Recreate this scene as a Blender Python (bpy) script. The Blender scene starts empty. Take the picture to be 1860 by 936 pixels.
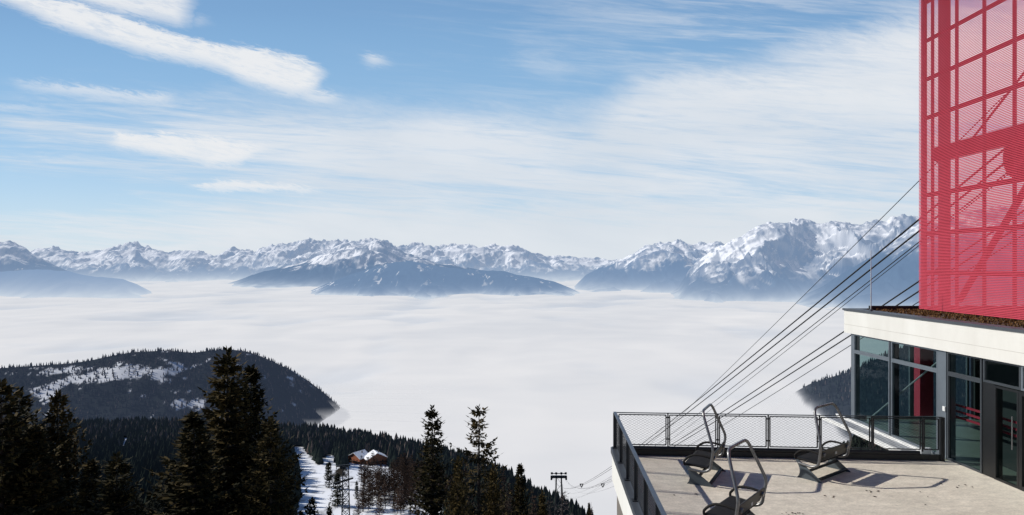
import bpy, math, random
import numpy as np
from mathutils import Vector, Matrix

R = math.radians
random.seed(7)
S = bpy.context.scene
COL = S.collection
F, HC, CX, HY = 1240.0, 4.7, 930.0, 481.0      # focal (px), eye height above the terrace, optical axis, horizon row
FOGZ = -600.0

def at(px, py, Y): return Vector(((px - CX) / F * Y, Y, HC - (py - HY) / F * Y))
def on_z(px, py, z=0.0): return at(px, py, F * (HC - z) / (py - HY))
def lin(r, g, b, a=None):
    f = lambda c: (c / 255 / 12.92) if c / 255 <= .04045 else ((c / 255 + .055) / 1.055) ** 2.4
    return (f(r), f(g), f(b), 1.0)

# ------------------------------------------------------------------ naming
def tag(o, label=None, cat=None, group=None, kind=None):
    if label: o['label'] = label
    if cat: o['category'] = cat
    if group: o['group'] = group
    if kind: o['kind'] = kind
    return o
def thing(name, label, cat, loc=(0, 0, 0), rz=0.0, group=None):
    o = bpy.data.objects.new(name, None); COL.objects.link(o)
    o.location = loc; o.rotation_euler.z = rz; o.empty_display_size = .2
    return tag(o, label, cat, group)
def link(name, me, m=None, parent=None):
    o = bpy.data.objects.new(name, me); COL.objects.link(o)
    if m is not None and not me.materials: me.materials.append(m)
    if parent is not None: o.parent = parent
    return o
def copy_tree(o, parent=None):
    c = o.copy(); COL.objects.link(c); c.parent = parent
    for ch in list(o.children): copy_tree(ch, c)
    return c

# ------------------------------------------------------------------ mesh collecting
class MB:
    def __init__(s): s.v = []; s.f = []; s.sm = []
    def add(s, vs, fs, smooth=False):
        n = len(s.v); s.v += [tuple(p) for p in vs]
        s.f += [tuple(i + n for i in f) for f in fs]; s.sm += [smooth] * len(fs)
        return s
    def hexa(s, p):   # 8 points: bottom 4 then top 4
        return s.add(p, [(3, 2, 1, 0), (4, 5, 6, 7), (0, 1, 5, 4), (1, 2, 6, 5), (2, 3, 7, 6), (3, 0, 4, 7)])
    def box(s, x0, y0, z0, x1, y1, z1):
        return s.hexa([(x0, y0, z0), (x1, y0, z0), (x1, y1, z0), (x0, y1, z0), (x0, y0, z1), (x1, y0, z1), (x1, y1, z1), (x0, y1, z1)])
    def bar(s, a, b, w, h, up=(0, 0, 1)):
        a = Vector(a); b = Vector(b); d = (b - a).normalized(); up = Vector(up)
        sd = d.cross(up)
        if sd.length < 1e-4: sd = d.cross(Vector((0, 1, 0)))
        sd.normalize(); u = sd.cross(d).normalized(); sd *= w / 2; u *= h / 2
        return s.hexa([a - sd - u, a + sd - u, b + sd - u, b - sd - u, a - sd + u, a + sd + u, b + sd + u, b - sd + u])
    def prism(s, poly, ext):
        n = len(poly); e = Vector(ext); P = [Vector(p) for p in poly]
        vs = P + [p + e for p in P]
        fs = [tuple(range(n - 1, -1, -1)), tuple(range(n, 2 * n))] + [(i, (i + 1) % n, n + (i + 1) % n, n + i) for i in range(n)]
        return s.add(vs, fs)
    def tube(s, pts, r, n=8, caps=True):
        P = [Vector(p) for p in pts]; m = len(P); rr = r if isinstance(r, (list, tuple)) else [r] * m
        T = [(P[min(i + 1, m - 1)] - P[max(i - 1, 0)]).normalized() for i in range(m)]
        nrm = T[0].orthogonal().normalized(); vs = []; fs = []
        for i in range(m):
            nrm = (nrm - T[i] * nrm.dot(T[i])).normalized(); bn = T[i].cross(nrm)
            for k in range(n):
                a = 2 * math.pi * k / n
                vs.append(P[i] + (nrm * math.cos(a) + bn * math.sin(a)) * rr[i])
        for i in range(m - 1):
            for k in range(n):
                k2 = (k + 1) % n
                fs.append((i * n + k, i * n + k2, (i + 1) * n + k2, (i + 1) * n + k))
        s.add(vs, fs, True)
        if caps: s.add(vs[:n], [tuple(range(n - 1, -1, -1))]); s.add(vs[-n:], [tuple(range(n))])
        return s
    def mesh(s, name):
        me = bpy.data.meshes.new(name); me.from_pydata(s.v, [], s.f)
        me.polygons.foreach_set('use_smooth', s.sm); me.update(); return me
    def build(s, name, m, parent=None, bevel=0):
        o = link(name, s.mesh(name), m, parent)
        if bevel:
            b = o.modifiers.new('edge', 'BEVEL'); b.width = bevel; b.segments = 2; b.limit_method = 'ANGLE'
        return o
def rounded(pts, r=.08, n=4):
    """polyline with its corners rounded"""
    P = [Vector(p) for p in pts]; out = [P[0]]
    for i in range(1, len(P) - 1):
        a = P[i - 1] - P[i]; b = P[i + 1] - P[i]
        q = min(r, a.length * .45, b.length * .45)
        p0 = P[i] + a.normalized() * q; p2 = P[i] + b.normalized() * q
        for k in range(n + 1):
            t = k / n; out.append(p0 * (1 - t) ** 2 + P[i] * 2 * t * (1 - t) + p2 * t * t)
    out.append(P[-1]); return out
def np_mesh(name, V, Fq, cols=None, smooth=True):
    """V (n,3), Fq (m,k) arrays -> mesh; cols: {attribute: (n,4)}"""
    me = bpy.data.meshes.new(name); V = np.asarray(V, np.float32); Fq = np.asarray(Fq, np.int32)
    k = Fq.shape[1]; m = len(Fq)
    me.vertices.add(len(V)); me.vertices.foreach_set('co', V.ravel())
    me.loops.add(m * k); me.loops.foreach_set('vertex_index', Fq.ravel())
    me.polygons.add(m); me.polygons.foreach_set('loop_start', np.arange(m, dtype=np.int32) * k)
    me.polygons.foreach_set('use_smooth', np.full(m, smooth))
    for nm, c in (cols or {}).items():
        a = me.color_attributes.new(nm, 'FLOAT_COLOR', 'POINT'); a.data.foreach_set('color', np.asarray(c, np.float32).ravel())
    me.update(calc_edges=True); me.validate(); return me
def grid_faces(nr, nc):
    i = np.arange(nr - 1)[:, None] * nc + np.arange(nc - 1)[None]; i = i.ravel()
    return np.stack([i, i + 1, i + 1 + nc, i + nc], 1)

# ------------------------------------------------------------------ noise (numpy)
_p = np.random.RandomState(3).permutation(256); _p = np.concatenate([_p, _p, _p])
def perlin(x, y, seed=0):
    x = np.asarray(x, float) + seed * 17.31; y = np.asarray(y, float) + seed * 9.73
    xi = np.floor(x).astype(int); yi = np.floor(y).astype(int); xf = x - xi; yf = y - yi
    u = xf ** 3 * (xf * (xf * 6 - 15) + 10); v = yf ** 3 * (yf * (yf * 6 - 15) + 10); xi &= 255; yi &= 255
    def g(ix, iy, dx, dy):
        a = _p[_p[ix & 255] + (iy & 255)] * (2 * math.pi / 256); return np.cos(a) * dx + np.sin(a) * dy
    return 1.5 * ((g(xi, yi, xf, yf) * (1 - u) + g(xi + 1, yi, xf - 1, yf) * u) * (1 - v)
                  + (g(xi, yi + 1, xf, yf - 1) * (1 - u) + g(xi + 1, yi + 1, xf - 1, yf - 1) * u) * v)
def fbm(x, y, o=5, seed=0, gain=.5):
    s = 0; a = 1
    for k in range(o): s = s + a * perlin(x * 2 ** k, y * 2 ** k, seed + k); a *= gain
    return s
def ridged(x, y, o=5, seed=0, gain=.55):
    s = 0; a = 1; t = 0; w = 1
    for k in range(o):
        n = (1 - np.abs(perlin(x * 2.1 ** k, y * 2.1 ** k, seed + k))) ** 2 * w
        w = np.clip(n * 1.6, 0, 1); s = s + a * n; t += a; a *= gain
    return s / t
def sstep(a, b, x):
    t = np.clip((x - a) / (b - a), 0, 1); return t * t * (3 - 2 * t)

# ------------------------------------------------------------------ materials
def new_mat(name):
    m = bpy.data.materials.new(name); m.use_nodes = True; nt = m.node_tree; nt.nodes.clear()
    out = nt.nodes.new('ShaderNodeOutputMaterial'); return m, nt, out
def N(nt, t, **kw):
    n = nt.nodes.new(t)
    for k, v in kw.items(): setattr(n, k, v)
    return n
def pbr(name, col, rough=.6, metal=0.0, col2=None, scale=4.0, bump=0.0, bscale=60.0, streak=None, spec=.5, grain=(), coord='Object'):
    """principled with a noise between two colours and a noise bump"""
    m, nt, out = new_mat(name); L = nt.links.new
    b = N(nt, 'ShaderNodeBsdfPrincipled'); L(b.outputs[0], out.inputs[0])
    b.inputs['Roughness'].default_value = rough; b.inputs['Metallic'].default_value = metal
    b.inputs['Specular IOR Level'].default_value = spec
    tc = N(nt, 'ShaderNodeTexCoord'); src = tc.outputs[coord]
    if streak:
        mp = N(nt, 'ShaderNodeMapping'); mp.inputs['Scale'].default_value = streak; L(src, mp.inputs[0]); src = mp.outputs[0]
    if col2 is None: col2 = tuple(c * .8 for c in col[:3]) + (1,)
    no = N(nt, 'ShaderNodeTexNoise'); no.inputs['Scale'].default_value = scale; no.inputs['Detail'].default_value = 6; no.inputs['Roughness'].default_value = .65
    L(src, no.inputs['Vector'])
    cr = N(nt, 'ShaderNodeValToRGB'); cr.color_ramp.elements[0].position = .3; cr.color_ramp.elements[1].position = .7
    cr.color_ramp.elements[0].color = tuple(col2[:3]) + (1,); cr.color_ramp.elements[1].color = tuple(col[:3]) + (1,)
    L(no.outputs[0], cr.inputs[0]); colour = cr.outputs[0]
    for gs, ga in grain:
        n3 = N(nt, 'ShaderNodeTexNoise'); n3.inputs['Scale'].default_value = gs; n3.inputs['Detail'].default_value = 5; n3.inputs['Roughness'].default_value = .7
        mp3 = N(nt, 'ShaderNodeMapping'); mp3.inputs['Scale'].default_value = (.55, 1, 1); L(tc.outputs[coord], mp3.inputs[0]); L(mp3.outputs[0], n3.inputs['Vector'])
        mr = N(nt, 'ShaderNodeMapRange'); mr.inputs[1].default_value = .32; mr.inputs[2].default_value = .68; mr.inputs[3].default_value = 1 - ga; mr.inputs[4].default_value = 1 + ga * .6; L(n3.outputs[0], mr.inputs[0])
        mu = N(nt, 'ShaderNodeMix', data_type='RGBA', blend_type='MULTIPLY'); mu.inputs[0].default_value = 1; L(colour, mu.inputs[6]); L(mr.outputs[0], mu.inputs[7]); colour = mu.outputs[2]
    L(colour, b.inputs['Base Color'])
    if bump:
        n2 = N(nt, 'ShaderNodeTexNoise'); n2.inputs['Scale'].default_value = bscale; n2.inputs['Detail'].default_value = 4; L(tc.outputs[coord], n2.inputs['Vector'])
        bp = N(nt, 'ShaderNodeBump'); bp.inputs['Strength'].default_value = bump; bp.inputs['Distance'].default_value = .02
        L(n2.outputs[0], bp.inputs['Height']); L(bp.outputs[0], b.inputs['Normal'])
    return m
def foliage(name, c1, c2, scale=1.2):
    m, nt, out = new_mat(name); L = nt.links.new
    b = N(nt, 'ShaderNodeBsdfPrincipled'); b.inputs['Roughness'].default_value = .75; b.inputs['Specular IOR Level'].default_value = .05
    g = N(nt, 'ShaderNodeNewGeometry'); oi = N(nt, 'ShaderNodeObjectInfo')
    no = N(nt, 'ShaderNodeTexNoise'); no.inputs['Scale'].default_value = scale; no.inputs['Detail'].default_value = 3
    L(g.outputs['Position'], no.inputs['Vector'])
    ad = N(nt, 'ShaderNodeMath', operation='ADD'); L(no.outputs[0], ad.inputs[0])
    rp = N(nt, 'ShaderNodeMath', operation='MULTIPLY_ADD'); rp.inputs[1].default_value = .5; rp.inputs[2].default_value = -.25
    L(g.outputs['Random Per Island'], rp.inputs[0]); L(rp.outputs[0], ad.inputs[1])
    a2 = N(nt, 'ShaderNodeMath', operation='MULTIPLY_ADD'); a2.inputs[1].default_value = .4; L(oi.outputs['Random'], a2.inputs[0])
    a3 = N(nt, 'ShaderNodeMath', operation='SUBTRACT'); a3.inputs[1].default_value = .2; L(ad.outputs[0], a2.inputs[2]); L(a2.outputs[0], a3.inputs[0])
    cr = N(nt, 'ShaderNodeValToRGB'); cr.color_ramp.elements[0].position = .25; cr.color_ramp.elements[1].position = .8
    cr.color_ramp.elements[0].color = tuple(c1) + (1,); cr.color_ramp.elements[1].color = tuple(c2) + (1,)
    L(a3.outputs[0], cr.inputs[0]); L(cr.outputs[0], b.inputs['Base Color'])
    L(b.outputs[0], out.inputs[0]); return m
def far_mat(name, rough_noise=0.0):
    """vertex colour surface with haze painted over it as glow (Haze colour, its alpha = how much)"""
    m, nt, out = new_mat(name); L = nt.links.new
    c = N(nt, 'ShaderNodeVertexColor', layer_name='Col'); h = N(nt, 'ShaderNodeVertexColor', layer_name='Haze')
    d = N(nt, 'ShaderNodeBsdfDiffuse'); e = N(nt, 'ShaderNodeEmission'); mx = N(nt, 'ShaderNodeMixShader')  # no air volume: the haze is emission mixed into the surface
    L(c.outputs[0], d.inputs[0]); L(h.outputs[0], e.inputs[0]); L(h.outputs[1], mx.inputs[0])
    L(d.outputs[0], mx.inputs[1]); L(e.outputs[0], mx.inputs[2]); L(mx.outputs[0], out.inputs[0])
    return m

M = {}
M['concrete_floor'] = pbr('terrace_concrete', (.75, .68, .565), .9, col2=(.62, .56, .46), scale=1.1, bump=.5, bscale=45, streak=(.4, 1.8, 1), grain=((9, .16), (38, .22), (2.2, .12)))
M['white_concrete'] = pbr('white_concrete', (.70, .69, .65), .85, col2=(.60, .585, .54), scale=.9, bump=.15, bscale=25, streak=(1, 1, .35))
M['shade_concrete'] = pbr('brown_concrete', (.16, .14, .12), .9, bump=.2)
M['dark_steel'] = pbr('dark_painted_steel', (.022, .024, .027), .45, .3, col2=(.014, .015, .017), scale=6)
M['rail_steel'] = pbr('grey_rail_steel', (.10, .125, .16), .45, .4, col2=(.07, .085, .11), scale=6)
M['frame_metal'] = pbr('grey_window_metal', (.20, .23, .26), .4, .5, col2=(.16, .185, .21), scale=3)
M['dark_frame'] = pbr('dark_grey_window_metal', (.065, .075, .085), .4, .4, scale=3)
M['black_metal'] = pbr('black_window_metal', (.012, .013, .014), .4, .2)
M['coping'] = pbr('roof_coping_metal', (.10, .11, .125), .45, .5, scale=2)
M['galv'] = pbr('worn_grey_tube', (.24, .24, .24), .36, .7, col2=(.14, .14, .14), scale=14, bump=.1)
M['galv_sheet'] = pbr('galvanised_sheet', (.50, .51, .52), .5, .3, col2=(.38, .39, .40), scale=3)
M['seat_black'] = pbr('black_seat_plastic', (.020, .018, .017), .75, col2=(.011, .010, .010), scale=12, bump=.15, spec=.2)
M['back_olive'] = pbr('dark_olive_back_panel', (.050, .048, .036), .5, .2, col2=(.026, .025, .020), scale=7, bump=.1)
M['foot_plate'] = pbr('blue_grey_steel_plate', (.085, .105, .12), .55, .2, col2=(.060, .075, .088), scale=5)
M['red_slat'] = pbr('red_coated_metal', (.49, .042, .072), .5, .0, col2=(.43, .034, .058), scale=2)
M['red_steel'] = pbr('deep_red_steel', (.32, .022, .042), .5, .0, col2=(.27, .018, .034), scale=2)
M['sedum'] = foliage('dry_roof_plants', (.045, .022, .014), (.19, .10, .04), 5)
M['earth'] = pbr('roof_substrate', (.12, .075, .05), .95, col2=(.06, .035, .025), scale=9, bump=.6, bscale=40)
M['rope'] = pbr('steel_rope', (.030, .026, .025), .5, .4)
M['bark'] = pbr('bark', (.06, .042, .03), .9, col2=(.03, .02, .015), scale=8, bump=.4)
M['spruce'] = foliage('spruce_needles', (.018, .018, .009), (.095, .068, .026), .9)
M['mid_spruce'] = foliage('distant_spruce_needles', (.014, .018, .013), (.046, .048, .032), .1)
M['larch'] = foliage('bare_larch_twigs', (.040, .027, .021), (.115, .076, .056), .3)
M['grey_larch'] = foliage('bare_grey_twigs', (.06, .05, .05), (.16, .135, .125), .3)
M['chalet'] = pbr('chalet_timber', (.44, .15, .07), .8, col2=(.32, .10, .05), scale=1)
M['ledge'] = pbr('grey_ledge_grating', (.30, .31, .33), .6, .2, col2=(.22, .23, .25), scale=8)
M['seam'] = pbr('concrete_joint', (.54, .52, .48), .9)
M['chalet_brown'] = pbr('brown_timber', (.22, .10, .055), .85, scale=1)
M['snow'] = pbr('snow', (.86, .87, .90), .6, col2=(.80, .82, .86), scale=.4, bump=.3, bscale=3)
M['window_dark'] = pbr('dark_window', (.02, .025, .03), .15)
M['white_box'] = pbr('white_plastic', (.8, .8, .78), .4)
M['dark_inside'] = pbr('dark_interior_wall', (.030, .034, .034), .7, scale=2)  # near-black tone stands in for the dim interior, so panes look dark
M['inside_floor'] = pbr('interior_floor', (.22, .24, .20), .4, scale=2)  # pale greenish tone painted in for the terrace reflection in the lower panes
M['pylon'] = pbr('pylon_steel', (.055, .06, .065), .6, .3)
M['far'] = far_mat('far_land')
def glass_mat():
    m, nt, out = new_mat('tinted_glass'); L = nt.links.new
    t = N(nt, 'ShaderNodeBsdfTransparent'); t.inputs[0].default_value = (.50, .61, .61, 1)
    g = N(nt, 'ShaderNodeBsdfGlossy'); g.inputs['Roughness'].default_value = .015; g.inputs[0].default_value = (.9, .95, .95, 1)
    fr = N(nt, 'ShaderNodeFresnel'); fr.inputs[0].default_value = 1.09; mx = N(nt, 'ShaderNodeMixShader')
    L(fr.outputs[0], mx.inputs[0]); L(t.outputs[0], mx.inputs[1]); L(g.outputs[0], mx.inputs[2]); L(mx.outputs[0], out.inputs[0])
    return m
M['glass'] = glass_mat()

# ------------------------------------------------------------------ camera, sun, sky
cam = bpy.data.cameras.new('camera'); co = bpy.data.objects.new('camera', cam); COL.objects.link(co)
co.location = (0, 0, HC); co.rotation_euler = (R(90), 0, 0)
cam.sensor_width = 36; cam.lens = 36 * F / 1860; cam.shift_y = (HY - 468) / 1860; cam.clip_start = .1; cam.clip_end = 300000
S.camera = co
SUN_EL, SUN_AZ = R(34), R(15)
to_sun = Vector((-math.cos(SUN_EL) * math.cos(SUN_AZ), math.cos(SUN_EL) * math.sin(SUN_AZ), math.sin(SUN_EL)))
sl = bpy.data.lights.new('sun', 'SUN'); sl.energy = 4.5; sl.angle = R(.53); sl.color = (1, .955, .88)
so = bpy.data.objects.new('sun', sl); COL.objects.link(so); so.rotation_euler = to_sun.to_track_quat('Z', 'Y').to_euler(); so.location = (-30, 10, 60)
S.view_settings.view_transform = 'Standard'; S.view_settings.look = 'None'; S.view_settings.exposure = 0
S.cycles.max_bounces = 10; S.cycles.transparent_max_bounces = 16
S.cycles.use_denoising = True

def build_world():
    w = bpy.data.worlds.new('World'); S.world = w; w.use_nodes = True; nt = w.node_tree; nt.nodes.clear(); L = nt.links.new
    out = N(nt, 'ShaderNodeOutputWorld'); bg = N(nt, 'ShaderNodeBackground'); L(bg.outputs[0], out.inputs[0])
    sky = N(nt, 'ShaderNodeTexSky', sky_type='NISHITA'); sky.sun_disc = False
    sky.sun_elevation = SUN_EL; sky.sun_rotation = R(-75); sky.altitude = 2000; sky.air_density = 1.0; sky.dust_density = .6; sky.ozone_density = 1.5
    STR = .1; bg.inputs[1].default_value = STR
    def con(v, s):
        if isinstance(v, (int, float)): s.default_value = v
        else: L(v, s)
    def m(op, a, b=None, c=None, clamp=False):
        n = N(nt, 'ShaderNodeMath', operation=op); n.use_clamp = clamp
        con(a, n.inputs[0])
        if b is not None: con(b, n.inputs[1])
        if c is not None: con(c, n.inputs[2])
        return n.outputs[0]
    def ss(x, a, b):     # smooth step of x between a and b
        n = N(nt, 'ShaderNodeMapRange', interpolation_type='SMOOTHSTEP')
        con(x, n.inputs[0]); con(a, n.inputs[1]); con(b, n.inputs[2]); return n.outputs[0]
    def curve(x, pts, lo, hi, vlo, vhi, sharp=False):
        fc = N(nt, 'ShaderNodeFloatCurve'); c = fc.mapping.curves[0]
        P = [((a - lo) / (hi - lo), (b - vlo) / (vhi - vlo)) for a, b in pts]
        c.points[0].location = P[0]; c.points[1].location = P[-1]
        for q in P[1:-1]: c.points.new(*q)
        for q in c.points: q.handle_type = 'AUTO_CLAMPED'
        fc.mapping.extend = 'HORIZONTAL'; fc.mapping.use_clip = False; fc.mapping.update()
        t = m('DIVIDE', m('SUBTRACT', x, lo), hi - lo, clamp=True); L(t, fc.inputs[1])
        return m('MULTIPLY_ADD', fc.outputs[0], vhi - vlo, vlo)
    tc = N(nt, 'ShaderNodeTexCoord'); sp = N(nt, 'ShaderNodeSeparateXYZ'); L(tc.outputs['Generated'], sp.inputs[0])
    y = m('MAXIMUM', sp.outputs[1], .08)
    U = m('MULTIPLY_ADD', m('DIVIDE', sp.outputs[0], y), 1240, 930)      # tangent of azimuth and of elevation, in units of 1/1240
    V = m('SUBTRACT', 481, m('MULTIPLY', m('DIVIDE', sp.outputs[2], y), 1240))
    def noise(su, sv, scale, detail=6, rough=.55, dist=0.0, shear=0.0, off=0.0):
        cb = N(nt, 'ShaderNodeCombineXYZ'); vv = m('MULTIPLY_ADD', U, -shear, V)
        L(m('MULTIPLY', U, su), cb.inputs[0]); L(m('MULTIPLY', vv, sv), cb.inputs[1]); cb.inputs[2].default_value = off
        n = N(nt, 'ShaderNodeTexNoise'); n.inputs['Scale'].default_value = scale; n.inputs['Detail'].default_value = detail
        n.inputs['Roughness'].default_value = rough; n.inputs['Distortion'].default_value = dist; L(cb.outputs[0], n.inputs['Vector']); return n.outputs[0]
    fine = m('SUBTRACT', noise(.012, .035, 1, 7, .62, .6, .22), .5)
    soft = m('SUBTRACT', noise(.004, .012, 1, 4, .5, .3, .1, 3.3), .5)
    rag = m('SUBTRACT', noise(.03, .16, 1, 8, .72, .8, .24, 9.0), .5)
    Vd = m('ADD', m('ADD', m('MULTIPLY_ADD', fine, 30, V), m('MULTIPLY', soft, 20)), m('MULTIPLY', rag, 34))
    Ud = m('MULTIPLY_ADD', fine, 40, U)
    def lens(up, low, st, sb, amount):
        lo, hi = min(up[0][0], low[0][0]), max(up[-1][0], low[-1][0])
        a = curve(Ud, up, lo, hi, -100, 500); b = curve(Ud, low, lo, hi, -100, 500)
        k = m('MULTIPLY', ss(m('SUBTRACT', Vd, a), -st * .7, st * 1.3), ss(m('SUBTRACT', b, Vd), -sb * .9, sb * 1.6))
        k = m('MULTIPLY', k, m('MULTIPLY', ss(Ud, lo, lo + 40), ss(m('SUBTRACT', hi, Ud), -6, 46)))
        k = m('MULTIPLY', k, m('MULTIPLY_ADD', ss(m('ADD', rag, fine), -.22, .1), .28, .72))
        return m('MULTIPLY', k, amount)
    masks = [
        lens([(-60, -60), (40, -12), (110, -2), (200, 22), (290, 52), (380, 74), (460, 84), (520, 98), (560, 110), (605, 132)],
             [(-60, -5), (20, 12), (80, 40), (150, 66), (230, 92), (310, 108), (390, 124), (440, 148), (500, 168), (545, 176), (580, 160), (605, 134)], 8, 12, .97),
        lens([(500, 140), (560, 158), (630, 176)], [(500, 150), (560, 184), (630, 190)], 9, 9, .75),
        lens([(90, -70), (200, -80), (360, -60)], [(90, -18), (150, 6), (220, 26), (300, 42), (345, 48), (360, 10)], 8, 12, .9),
        lens([(180, 250), (215, 244), (300, 244), (360, 250), (430, 262), (510, 273)], [(180, 254), (225, 270), (280, 282), (350, 292), (400, 302), (440, 296), (460, 284), (510, 276)], 7, 9, .95),
        lens([(330, 334), (400, 326), (480, 330), (600, 343)], [(330, 338), (390, 345), (480, 346), (600, 350)], 6, 6, .8),
        lens([(640, 100), (670, 98), (725, 114)], [(640, 106), (680, 122), (725, 122)], 10, 12, .7),
        lens([(10, 146), (130, 152), (330, 172)], [(10, 154), (120, 172), (330, 196)], 10, 14, .75),
        lens([(-80, 186), (0, 188), (110, 196)], [(-80, 194), (20, 199), (110, 203)], 8, 8, .5),
        lens([(330, 40), (365, 28), (395, 36)], [(330, 44), (365, 44), (395, 42)], 10, 10, .5),
        lens([(920, 104), (990, 110), (1050, 116)], [(920, 112), (990, 136), (1050, 142)], 26, 22, .42),
        lens([(1370, 96), (1480, 62), (1620, 30), (1900, -20)], [(1370, 106), (1480, 130), (1620, 170), (1900, 190)], 34, 50, .62),
        lens([(1130, 150), (1230, 132), (1400, 136), (1700, 150)], [(1130, 160), (1250, 196), (1400, 214), (1700, 220)], 30, 34, .55),
    ]
    tot = masks[0]
    for k in masks[1:]: tot = m('MAXIMUM', tot, k)
    # the high veil: starts at a height that changes with direction, streaky
    up = curve(U, [(-700, 190), (0, 160), (200, 150), (400, 160), (620, 182), (880, 196), (1060, 186), (1160, 140), (1400, 96), (1660, 40), (2300, -40)], -700, 2300, -100, 500)
    st1 = noise(.0016, .017, 1, 9, .64, 1.1, .07, 1.0); st2 = noise(.006, .085, 1, 7, .66, .7, .09, 7.0); st3 = noise(.0011, .006, 1, 3, .5, .4, .06, 5.0)
    st = m('ADD', m('MULTIPLY', st1, .56), m('ADD', m('MULTIPLY', st2, .38), m('MULTIPLY', st3, .20)))
    edge = ss(m('SUBTRACT', m('MULTIPLY_ADD', soft, 70, Vd), up), -30, 70)
    bias = curve(U, [(-700, -.02), (0, -.01), (250, .03), (450, .11), (700, .17), (1000, .17), (1300, .16), (1660, .18), (2300, .15)], -700, 2300, -.5, .5)
    low = curve(V, [(0, .0), (190, .02), (260, .0), (330, -.07), (380, .0), (440, .14), (480, .2)], 0, 480, -.5, .5)
    veil = m('MULTIPLY', edge, ss(m('ADD', st, m('ADD', bias, low)), .50, .80))
    thin = m('MULTIPLY', ss(st, .48, .75), m('MULTIPLY_ADD', ss(U, 1000, 1300), .28, m('MULTIPLY', ss(U, 560, 1000), .28)))           # faint cirrus in the blue
    hz = ss(V, 330, 470)
    up_ = ss(V, -650, -60); tot = m('MULTIPLY', tot, up_); veil = m('MULTIPLY', m('MAXIMUM', m('MULTIPLY', veil, .86), thin), up_)
    tint = N(nt, 'ShaderNodeMix', data_type='RGBA', blend_type='MULTIPLY'); tint.inputs[0].default_value = 1
    L(sky.outputs[0], tint.inputs[6]); tint.inputs[7].default_value = SKYTINT
    k = 1 / STR
    el = N(nt, 'ShaderNodeValToRGB'); L(m('DIVIDE', m('ADD', V, 2000), 2480, clamp=True), el.inputs[0]); el.color_ramp.interpolation = 'B_SPLINE'
    stops = [(-2000, (.025, .055, .15)), (-420, (.09, .18, .40)), (20, (.215, .415, .69)), (200, (.30, .52, .77)), (330, (.42, .61, .82)), (470, (.62, .75, .84))]
    while len(el.color_ramp.elements) < len(stops): el.color_ramp.elements.new(.5)
    for e_, (v_, c_) in zip(el.color_ramp.elements, stops): e_.position = (v_ + 2000) / 2480; e_.color = tuple(q * k * .1 for q in c_) + (1,)
    g10 = N(nt, 'ShaderNodeMix', data_type='RGBA', blend_type='MULTIPLY'); g10.inputs[0].default_value = 1; L(el.outputs[0], g10.inputs[6]); g10.inputs[7].default_value = (10, 10, 10, 1)
    bl = N(nt, 'ShaderNodeMix', data_type='RGBA'); bl.inputs[0].default_value = .86; L(tint.outputs[2], bl.inputs[6]); L(g10.outputs[2], bl.inputs[7])
    c1 = N(nt, 'ShaderNodeMix', data_type='RGBA'); L(m('MULTIPLY', hz, .62), c1.inputs[0]); L(bl.outputs[2], c1.inputs[6])
    c1.inputs[7].default_value = (.60 * k, .72 * k, .82 * k, 1)
    cc = N(nt, 'ShaderNodeMix', data_type='RGBA'); L(m('MULTIPLY', ss(soft, -.3, .3), 1), cc.inputs[0])
    cc.inputs[6].default_value = (.69 * k, .74 * k, .80 * k, 1); cc.inputs[7].default_value = (.80 * k, .825 * k, .86 * k, 1)
    c2 = N(nt, 'ShaderNodeMix', data_type='RGBA'); L(veil, c2.inputs[0]); L(c1.outputs[2], c2.inputs[6]); L(cc.outputs[2], c2.inputs[7])
    c3 = N(nt, 'ShaderNodeMix', data_type='RGBA'); L(tot, c3.inputs[0]); L(c2.outputs[2], c3.inputs[6]); c3.inputs[7].default_value = (.84 * k, .855 * k, .875 * k, 1)
    L(c3.outputs[2], bg.inputs[0])
SKYTINT = (1.2, 1.3, 1.25, 1)
build_world()

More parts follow.
